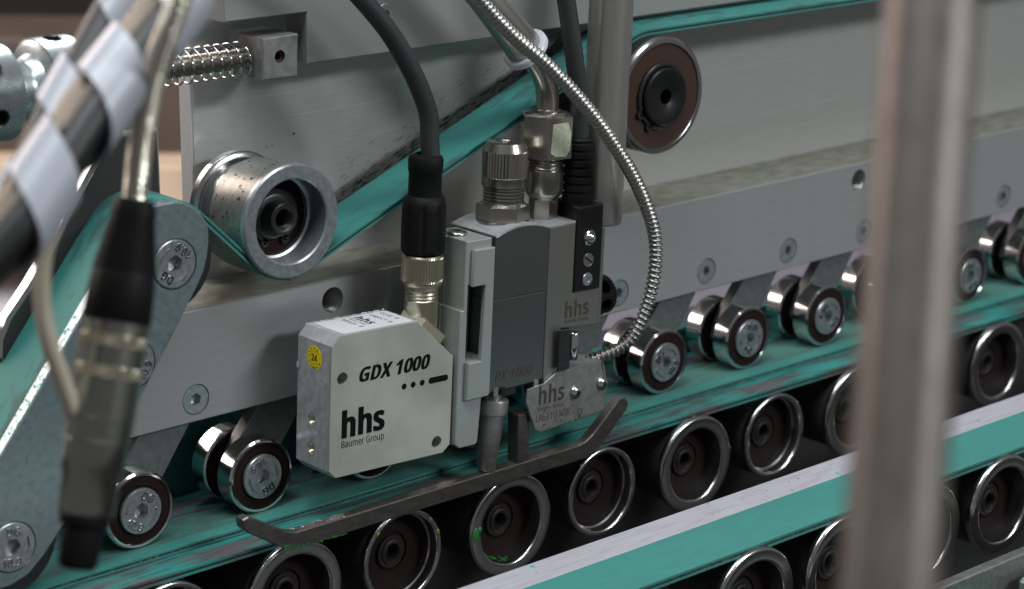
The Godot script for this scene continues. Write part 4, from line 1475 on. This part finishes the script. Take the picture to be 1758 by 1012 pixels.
func glue_valve() -> void:
	var o := thing("glue_valve", "dark steel glue valve with a domed top and a nozzle pointing down at the belt", "glue valve", V(24, -41, 20), "", TILT)
	var dome := PackedVector2Array()
	for i in 17:
		var u := 11.2 + 24.8 * i / 16.0
		dome.append(Vector2(u, 48.1 - 33.8 + sqrt(33.8 * 33.8 - pow(u - 24.0, 2.0))))
	var mb := MB.new()
	mb.prism(PackedVector2Array([Vector2(36.0, -9.4), Vector2(36.0, 23.2), Vector2(10.2, 23.2), Vector2(10.0, -10.0)]), 8.0, 31.9, 0.3)
	part("lower_block", mb, M.valve_front, o)
	mb = MB.new()
	var cap := dome.duplicate()
	for i in range(dome.size() - 1, -1, -1):
		cap.append(dome[i] + Vector2(0, 0.5))
	var top := PackedVector2Array([Vector2(10.4, 23.45), Vector2(36.0, 23.45)])
	dome.reverse()
	top.append_array(dome)
	mb.prism(top, 8.0, 32.0, 0.25, Transform3D.IDENTITY, [], 0.9)
	part("upper_block", mb, M.valve_front, o)
	mb = MB.new()
	mb.prism(cap, 8.0, 31.8, 0.0, Transform3D.IDENTITY, [], 0.9)
	mb.prism(P2([36.2, 45.95, 48.6, 46.45, 48.6, 46.9, 36.2, 46.4]), 8.0, 31.8, 0.0)
	part("machined_top", mb, M.alu, o)
	mb = MB.new()
	mb.prism(P2([36.2, -10.6, 43.6, -8.0, 43.8, 8.4, 61.8, 7.4, 61.8, 20.6, 48.6, 20.6, 48.6, 46.4, 36.2, 45.9]), 8.0, 32.0, 0.25)
	mb.prism(P2([48.7, 20.8, 63.4, 20.8, 63.4, 43.0, 48.7, 46.0]), 8.0, 22.0, 0.2)
	mb.prism(P2([61.8, 7.6, 63.4, 7.6, 63.4, 43.0, 61.8, 43.0]), 8.0, 31.9, 0.2)
	part("side_block", mb, M.valve_steel, o)
	mb = MB.new()
	var F := Transform3D(Basis(), V(0, 0, 31.9))
	mb.text("PX 1000", 12.9, -6.2, 30.2, -2.7, 0.05, F, 0.25)
	mb.text("hhs", 45.2, 11.8, 56.9, 17.9, 0.05, Transform3D(Basis(), V(0, 0, 32.0)))
	mb.text("Baumer Group", 45.2, 9.4, 56.9, 11.2, 0.05, Transform3D(Basis(), V(0, 0, 32.0)), 0.0, false)
	part("lettering", mb, M.etch, o)
	# knurled adjusting knob
	var U := Transform3D(Basis(Vector3(1, 0, 0), -PI / 2), V(24.4, 0, 20))
	mb = MB.new()
	mb.lathe([[9.4, 47.4], [9.4, 48.2], [8.2, 48.4, 1], [8.2, 53.6, 1], [7.4, 54.4], [6.9, 54.4]], U, 48, 0.35)
	part("lock_nut", mb, M.steel, o)
	mb = MB.new()
	var p := [[6.6, 53.8]]
	var z := 54.6
	while z < 60.0:
		p.append([7.3, z])
		p.append([7.3, z + 0.5])
		p.append([6.7, z + 0.85])
		z += 1.2
	p.append([6.7, 60.2])
	mb.lathe(p, U, 48)
	part("thread", mb, M.steel, o)
	mb = MB.new()
	mb.lathe([[7.0, 60.2], [7.9, 60.4], [7.9, 63.6], [7.95, 63.8, 2], [7.95, 72.4, 2], [7.8, 72.8], [6.6, 75.6], [6.0, 75.8], [3.0, 75.8], [2.6, 75.4], [1.6, 75.4]], U, 88)
	mb.lathe([[1.6, 75.4], [1.2, 74.6], [0.0, 74.6]], U, 24)
	part("knurled_knob", mb, M.steel, o)
	# nozzle
	U = Transform3D(Basis(Vector3(0, 0, 1), deg_to_rad(-5.1)) * Basis(Vector3(1, 0, 0), -PI / 2), V(16.3, -9.6, 28.6))
	mb = MB.new()
	mb.lathe([[3.0, -30.0], [3.3, -29.6], [3.9, -19.5], [4.15, -18.6], [4.1, -9.4], [5.3, -9.0], [5.4, -4.8], [5.1, -4.0], [2.6, -3.8], [2.6, 0.0]], U, 36)
	mb.lathe([[0.0, -29.2], [1.2, -29.2], [1.2, -30.0], [3.0, -30.0]], U, 28)
	part("nozzle", mb, M.dull_steel, o)
	mb = MB.new()
	mb.box(V(10.5, -13.2, 21), V(25.0, -9.8, 30.5), 0.4)
	part("nozzle_seat", mb, M.dark_steel, o)
	for q in [[12.4, M.steel], [15.6, M.oxide], [31.4, M.nickel], [34.0, M.oxide]]:
		mb = MB.new()
		mb.box(V(q[0], -11.6, 27.5), V(q[0] + 2.2, -8.6, 32.6), 0.25)
		part("clip", mb, q[1], o)
	# clamp screw at the side
	var k := thing("clamp_knob", "black knurled clamp knob with cross holes right of the glue valve", "clamp knob", V(70, 4, 20), "", TILT)
	var S := along(Vector3(1, 0, 0), V(63.4, 14.0, 20))
	mb = MB.new()
	mb.lathe([[3.0, 0.0], [6.6, 0.0], [7.0, 0.4], [7.0, 1.6], [6.4, 2.0], [3.0, 2.0]], S, 40)
	part("washer", mb, M.chrome, k)
	mb = MB.new()
	mb.lathe([[4.0, 2.0], [6.4, 2.4], [6.8, 2.8]], S, 64)
	var at := range(6).map(func(i): return TAU * i / 6.0 + 0.35)
	knurled(mb, 7.2, 2.8, 12.6, S, at, 2.8, true)
	mb.lathe([[6.8, 12.6], [6.2, 13.4], [0.0, 13.4]], S, 64)
	part("knob", mb, M.oxide, k)
	for a in at:
		mb = MB.new()
		cross_hole(mb, 7.2, 2.4, 4.5, S, a, 7.7)
		part("cross_hole", mb, M.pit, k)
	# support rod
	mb = MB.new()
	mb.lathe([[0.0, 42.5], [7.2, 42.5], [7.9, 43.2], [7.9, 175.0], [0.0, 175.0]], Transform3D(Basis(Vector3(1, 0, 0), -PI / 2), V(0, 0, 0)), 48)
	var rod := solid("support_rod", mb, M.rod, "vertical round steel rod behind the glue valve reaching out at the top", "rod", V(0, 42.5, 0))
	rod.transform = Transform3D(Basis(Vector3(0, 0, 1), deg_to_rad(TILT)), Vector3.ZERO) * Transform3D(Basis(), V(68.2, 42.5, 24) * MM)


func fluid_line() -> void:
	var o := thing("glue_fitting", "hexagonal steel pipe fitting with a bent glue pipe on top of the glue valve", "pipe fitting", V(43.5, 47, 20), "", TILT)
	var U := Transform3D(Basis(Vector3(1, 0, 0), -PI / 2), V(43.5, 0, 20))
	var mb := MB.new()
	mb.lathe([[4.5, 46.0, 1], [4.5, 53.4, 1], [4.9, 53.6], [6.6, 55.6], [6.8, 56.0], [6.8, 64.0], [6.3, 64.4], [6.7, 65.0], [6.2, 65.6], [6.7, 66.2], [6.2, 66.8], [6.7, 67.4], [6.2, 68.0], [6.4, 69.2]], U, 48, 0.2)
	part("body", mb, M.steel, o)
	mb = MB.new()
	mb.lathe([[6.6, 68.4], [8.3, 68.6], [8.5, 68.9, 1], [8.5, 83.6, 1], [7.9, 84.3], [6.4, 84.8], [5.0, 84.8]], U, 48, 0.95)
	var un := part("union_nut", mb, M.steel, o)
	mb = MB.new()
	var nf := U * Transform3D(Basis(Vector3(0, 0, 1), 0.95 + PI / 6.0 + PI / 3.0 * 3.0), Vector3.ZERO) * Transform3D(Basis(Vector3(0, 1, 0), PI / 2), V(8.5, 0, 76.0))
	mb.prism(P2([-5.6, -3.6, 4.6, -4.2, 6.0, -2.0, 6.2, 2.6, 4.0, 4.2, -2.0, 4.4, -5.8, 3.0]), 0.0, 0.06, 0.0, nf)
	part("patina_patch", mb, M.patina, un)
	mb = MB.new()
	mb.lathe([[4.9, 84.2], [4.9, 85.4], [4.4, 85.8]], U, 36)
	part("collar", mb, M.steel, o)
	var B := Basis(Vector3(0, 0, 1), deg_to_rad(-TILT))
	var w := [U * V(0, 0, 83)]
	for p in [V(47.0, 88.5, 20), V(45.6, 94.0, 20), V(42.4, 99.4, 20), V(37.8, 104.5, 20), V(28.0, 114.5, 20), V(18.1, 124.6, 20), V(4, 139, 20), V(-10, 153, 20)]:
		w.append(B * p)
	mb = MB.new()
	mb.sweep(frames(spline(w, 1.5)), circle(4.1, 24))
	part("pipe", mb, M.steel, o)
	var d := (B * V(-9.9, 10.05, 0)).normalized()
	mb = MB.new()
	mb.lathe([[4.2, 0.0], [6.3, 0.3], [6.6, 1.0], [5.5, 26.0], [5.3, 90.0]], along(d, B * V(36.8, 105.5, 20)), 40)
	part("sleeve", mb, M.rod, o)
	mb = MB.new()
	mb.lathe([[4.3, 0.0], [7.6, 0.0], [8.4, 0.5], [8.4, 2.2], [7.9, 2.8], [5.4, 2.9]], along(d, B * V(37.6, 104.7, 20)), 40)
	part("end_cap", mb, M.clear_cap, o)


func proximity_plug() -> void:
	var o := thing("switch_plug", "flat black plug with three screws set into the right side of the glue valve", "plug", V(55, 20.8, 27), "", TILT)
	var mb := MB.new()
	mb.box(V(48.9, 20.9, 22.2), V(61.5, 51.9, 32.6), 0.5)
	mb.box(V(48.9, 46.8, 17.0), V(61.5, 52.2, 30.0), 0.8)
	part("housing", mb, M.black_gloss, o)
	mb = MB.new()
	mb.box(V(50.8, 44.6, 32.62), V(59.4, 50.4, 32.75), 0.05)
	part("name_field", mb, M.black, o)
	for s in [[40.2, 2.1], [32.1, 0.0], [25.0, 1.4]]:
		mb = MB.new()
		var T := Transform3D(Basis(), V(54.9, s[0], 32.6))
		if s[1] > 2.0:
			mb.lathe([[2.8, 0.0], [2.8, 0.3], [2.2, 0.5], [2.1, 0.6], [1.9, 1.4], [1.2, 2.1], [0.0, 2.3]], T, 28)
			part("screw", mb, M.chrome, o)
		elif s[1] < 1.0:
			mb.lathe([[2.5, 0.1], [2.4, 0.2], [2.3, 0.1]], T, 28)
			mb.prism(MB.new_half(2.3, 0.35, 1.0), 0.05, 0.15, 0.0, T * Transform3D(Basis(Vector3(0, 0, 1), -0.6), Vector3.ZERO))
			mb.prism(MB.new_half(2.3, 0.35, -1.0), 0.05, 0.15, 0.0, T * Transform3D(Basis(Vector3(0, 0, 1), -0.6), Vector3.ZERO))
			part("slotted_screw", mb, M.valve_steel, o)
		else:
			mb.lathe([[2.4, 0.05], [2.3, 0.25], [1.2, 0.3], [1.0, 0.1], [0.0, 0.05]], T, 28)
			part("rivet", mb, M.zinc, o)
	var U := Transform3D(Basis(Vector3(1, 0, 0), -PI / 2), V(54.8, 0, 25.5))
	mb = MB.new()
	var p := [[5.2, 51.0]]
	var z := 53.5
	for i in 7:
		p.append([5.6, z]); p.append([5.6, z + 1.7]); p.append([4.9, z + 2.1]); p.append([4.9, z + 2.7])
		z += 3.0
	p.append([5.2, 74.6]); p.append([4.6, 75.4]); p.append([3.2, 75.6])
	mb.lathe(p, U, 36)
	part("strain_relief", mb, M.black, o)
	var B := Basis(Vector3(0, 0, 1), deg_to_rad(-TILT))
	var w := [U * V(0, 0, 72)]
	for q in [V(57.0, 80, 26), V(55.9, 87, 27), V(51.8, 104, 28), V(47.8, 122.7, 28), V(44.8, 135, 28), V(40, 152, 28)]:
		w.append(B * q)
	mb = MB.new()
	mb.sweep(frames(spline(w, 2.0)), circle(3.3, 18))
	part("lead", mb, M.cable, o)


func shoe() -> void:
	var o := thing("sheet_sensor", "bent sheet-steel sensor with a serial number below the glue valve", "sensor", V(50, -28.5, 30), "", TILT)
	var mb := MB.new()
	mb.prism(P2([27.9, -11.4, 27.6, -16.2, 32.3, -27.0, 35.2, -28.5, 66.2, -25.6, 66.9, -16.4, 63.2, -6.2, 49.4, -6.9, 41.0, -7.6, 36.0, -10.4, 33.0, -10.8]), 32.1, 33.1, 0.2)
	part("face_sheet", mb, M.sheet, o)
	mb = MB.new()
	mb.prism(P2([0, 0, 0, -1.0, -9.0, -1.0, -9.0, 0]), 46.6, 63.0, 0.2, Transform3D(Basis(Vector3(0, 0, 1), Vector3(0, 1, 0), Vector3(1, 0, 0)) * Basis(Vector3(0, 0, 1), 0.0), V(0, -5.9, 33.0)))
	part("top_fold", mb, M.sheet, o)
	mb = MB.new()
	mb.prism(P2([63.6, -6.2, 66.2, -7.6, 68.4, -15.0, 67.4, -15.4, 65.4, -8.4, 63.4, -7.2]), 22.0, 31.9, 0.2)
	part("side_fold", mb, M.sheet, o)
	mb = MB.new()
	mb.prism(P2([40.7, 8.5, 46.3, 8.3, 46.6, -6.4, 41.0, -6.6]), 33.4, 34.6, 0.25)
	part("upright_tab", mb, M.dark_steel, o)
	mb = MB.new()
	mb.lathe([[1.8, -3.6], [2.0, -3.2], [2.0, 6.0], [1.6, 6.5], [0.0, 6.5]], Transform3D(Basis(Vector3(1, 0, 0), -PI / 2), V(49.0, 0, 33.0)), 28)
	part("pin", mb, M.chrome, o)
	mb = MB.new()
	var F := Transform3D(Basis(), V(0, 0, 33.1))
	mb.text("hhs", 33.4, -18.0, 45.8, -11.0, 0.05, F)
	mb.text("Baumer Group", 33.3, -20.9, 45.8, -18.9, 0.05, F, 0.0, false)
	mb.text("U6310108", 32.4, -24.4, 48.8, -21.6, 0.05, F, 0.1, false)
	mb.text("V", 52.6, -26.6, 55.4, -23.0, 0.05, F, 0.0, false)
	part("lettering", mb, M.etch, o)
	for s in [[51.2, -16.3], [64.4, -15.3]]:
		mb = MB.new()
		mb.lathe([[2.5, 0.0], [2.5, 0.5], [2.0, 1.2], [1.0, 1.6], [0.0, 1.7]], Transform3D(Basis(), V(s[0], s[1], 33.1)), 28)
		var sc := part("pan_screw", mb, M.chrome, o)
		mb = MB.new()
		for q in [0.4, 0.4 + PI / 2]:
			mb.prism(P2([-1.2, -0.28, 1.2, -0.28, 1.2, 0.28, -1.2, 0.28]), 1.2, 1.72, 0.0, Transform3D(Basis(Vector3(0, 0, 1), q), V(s[0], s[1], 33.1)))
		part("cross_slot", mb, M.oxide, sc)
	mb = MB.new()
	flakes(mb, 60, func(u, w): return Transform3D(Basis(), V(34 + 22 * u, -27 + 9 * w * w, 33.1)), 0.1, 0.7)
	part("grime_flakes", mb, lookup_rust(), o).set_meta("kind", "stuff")
	# flexible metal conduit
	var w := [V(-30, 152, 45), V(-11.4, 136, 45), V(-4.0, 128.2, 44.5), V(8.8, 116.9, 44), V(24.6, 105.0, 44), V(38.3, 92.9, 44), V(52.4, 78.8, 43.5), V(66.2, 62.6, 42.5), V(76.0, 48.6, 41), V(82.4, 34.5, 40), V(82.9, 21.3, 39.6), V(80.2, 8.5, 38.5), V(76.5, -2.0, 36.0), V(71.4, -6.6, 33.2), V(65.0, -9.2, 30.0), V(60, -11.0, 28.0)]
	mb = MB.new()
	mb.hose(frames(spline(w, 0.28)), func(s, a): return 2.15 + 0.45 * clampf(sin(TAU * (s / 2.0) + a) * 1.6, -1.0, 1.0), 16)
	solid("flexible_conduit", mb, M.conduit, "shiny corrugated metal conduit curving down from the top to the sheet-steel sensor", "conduit", V(30, -10, 40))


# ---------------------------------------------------------------- blurred things in front

func cables_in_front() -> void:
	var o := thing("plug_connector", "blurred round metal connector with a black rubber boot hanging at the left", "connector", V(-245.6, 43.3, 183.6))
	var a := V(-217.9, 120.7, 169.8)
	var b := V(-245.6, 43.3, 183.6)
	var L := a.distance_to(b)
	var T := along(b - a, a)
	var mb := MB.new()
	var p := [[2.4, -0.6], [4.4, -0.2], [4.9, 1.2]]
	for i in 9:
		var z := 3.0 + i * 1.5
		var r := 5.0 + 2.1 * i / 8.0
		p.append([r + 0.12, z]); p.append([r + 0.12, z + 0.9]); p.append([r - 0.1, z + 1.1]); p.append([r, z + 1.4])
	p += [[7.5, 20.0], [7.75, 27.0], [7.2, 27.8]]
	mb.lathe(p, T, 40)
	part("boot", mb, M.black, o)
	mb = MB.new()
	mb.lathe([[7.2, 27.4], [7.7, 27.8], [7.7, 29.6], [7.5, 29.8], [7.5, 49.2], [7.62, 49.3], [7.62, 49.7], [7.5, 49.8], [7.4, 54.4], [7.55, 54.5], [7.55, 54.9], [7.3, 55.0], [7.0, 61.0], [6.5, 62.0], [6.4, 69.5], [6.1, 71.0], [4.2, 71.4]], T, 72)
	part("shell", mb, M.old_nickel, o)
	for z in [30.6, 37.6]:
		mb = MB.new()
		mb.lathe([[7.4, z], [7.85, z + 0.2], [7.9, z + 0.4, 2], [7.9, z + 2.2, 2], [7.85, z + 2.4], [7.4, z + 2.6]], T, 72)
		part("knurled_ring", mb, M.nickel, o)
	mb = MB.new()
	mb.lathe([[4.8, 68.0], [4.9, 71.5], [4.9, 73.2], [4.4, 73.6]], T, 40)
	part("lip", mb, M.zinc, o)
	mb = MB.new()
	mb.lathe([[6.0, 69.0], [5.6, 73.0], [4.6, 73.6], [4.4, L - 1.5], [3.6, L - 0.3], [0.0, L]], T, 40)
	part("grommet", mb, M.black, o)
	mb = MB.new()
	mb.hose(frames(spline([V(-226.3, 182.4, 211.0), V(-226.9, 176.2, 207.3), V(-227.4, 167.2, 202.0), V(-226.4, 156.1, 193.2), V(-223.2, 142.8, 183.1), V(-220.1, 130.7, 175.2), V(-218.2, 119.8, 170.0)], 0.4)), func(s, an): return 2.2 + 0.55 * clampf(sin(TAU * (s / 2.4) + an) * 2.0 + 0.6, -1.0, 1.0), 14)
	solid("armoured_lead", mb, M.old_conduit, "blurred pale ribbed metal lead running down into the black rubber boot", "conduit", V(-217, 120, 170))

	# a loom of cables bound with a pale spiral wrap
	var path := spline([V(-181.7, 192.1, 177.3), V(-196.1, 179.2, 179.2), V(-210.5, 167.8, 180.5), V(-225.2, 156.4, 182.9), V(-237.3, 147.8, 186.6), V(-249.0, 137.5, 189.9), V(-259.9, 127.1, 191.2), V(-270.7, 118.3, 190.5), V(-282.9, 111.4, 190.6)], 1.2)
	var fr := frames(path)
	var group := "cables bound in the pale spiral wrap"
	for c in [["black_cable", 2.9, 0.35, 4.2, M.loom_cable, "thick black cable in the spiral-wrapped loom at upper left"], ["braided_hose", 3.5, 2.6, 3.5, M.braid, "beige braided hose beside the black cable in the wrapped loom"], ["thin_black_cable", 3.7, 4.5, 3.3, M.loom_cable, "thinner black cable at the far side of the wrapped loom"]]:
		mb = MB.new()
		var off := []
		for f in fr:
			off.append(Transform3D(f.basis, f * V(cos(c[2]) * c[1], sin(c[2]) * c[1], 0)))
		if c[0] == "braided_hose":
			mb.hose(off, func(s, an): return c[3] + 0.14 * sin(an * 10.0 + s * 3.0) * sin(an * 10.0 - s * 3.0), 40)
		else:
			mb.sweep(off, circle(c[3], 18))
		solid(c[0], mb, c[4], c[5], "cable", V(-240, 140, 188), group)
	mb = MB.new()
	var w := []
	var s := 0.0
	for i in fr.size():
		if i:
			s += path[i].distance_to(path[i - 1])
		var an := -TAU * s / 27.0 + 3.54
		var f: Transform3D = fr[i]
		var radial: Vector3 = f.basis * V(cos(an), sin(an), 0)
		w.append(Transform3D(Basis(f.basis.z, radial, f.basis.z.cross(radial)), f.origin + radial * 7.4))
	mb.sweep(w, P2([-7.2, -0.45, 7.2, -0.45, 7.2, 0.45, -7.2, 0.45]), true, 0.95)
	solid("spiral_wrap", mb, M.wrap, "pale translucent spiral wrap wound round the loom of cables at upper left", "spiral wrap", V(-240, 140, 188))
	# a second wrapped cable behind it
	var p2 := spline([V(-190, 182, 155), V(-202.4, 170.7, 155.8), V(-212.9, 161.3, 157.1), V(-223.5, 151.2, 161.2), V(-235.2, 140.4, 166.2), V(-247, 128, 172)], 1.2)
	var f2 := frames(p2)
	mb = MB.new()
	mb.sweep(f2, circle(5.2, 18))
	solid("black_hose", mb, M.cable, "black hose behind the wrapped loom in front of the knurled wheels", "hose", V(-220, 150, 160))
	mb = MB.new()
	w = []
	s = 0.0
	for i in f2.size():
		if i:
			s += p2[i].distance_to(p2[i - 1])
		var an := -TAU * s / 30.0 + 0.6
		var f: Transform3D = f2[i]
		var radial: Vector3 = f.basis * V(cos(an), sin(an), 0)
		w.append(Transform3D(Basis(f.basis.z, radial, f.basis.z.cross(radial)), f.origin + radial * 5.8))
	mb.sweep(w, P2([-6.5, -0.4, 6.5, -0.4, 6.5, 0.4, -6.5, 0.4]), true, 0.95)
	solid("spiral_wrap", mb, M.wrap, "pale spiral wrap on the single black hose behind the thicker loom", "spiral wrap", V(-220, 150, 160))
	mb = MB.new()
	mb.sweep(frames(spline([V(-240, 132, 181), V(-244.1, 122.1, 179.3), V(-246.4, 114.4, 177.5), V(-246.9, 104.0, 176.9), V(-245.8, 94.6, 177.3), V(-243.3, 86.1, 177.3), V(-240.6, 77.4, 177.0), V(-238, 70, 174)], 1.5)), circle(1.95, 16))
	solid("white_cable", mb, M.white_cable, "thin off-white cable hanging in front of the slanting belt at the left", "cable", V(-245, 100, 177))


func front_post() -> void:
	var a := V(-239.3, 201.6, 404.9)
	var b := V(-273.9, 128.4, 430.4)
	var d := (a - b).normalized()
	var mb := MB.new()
	mb.lathe([[6.4, -30.0], [6.4, 130.0]], along(d, b), 48)
	solid("guard_post", mb, M.post, "blurred vertical steel post close to the viewer at the right", "post", b)
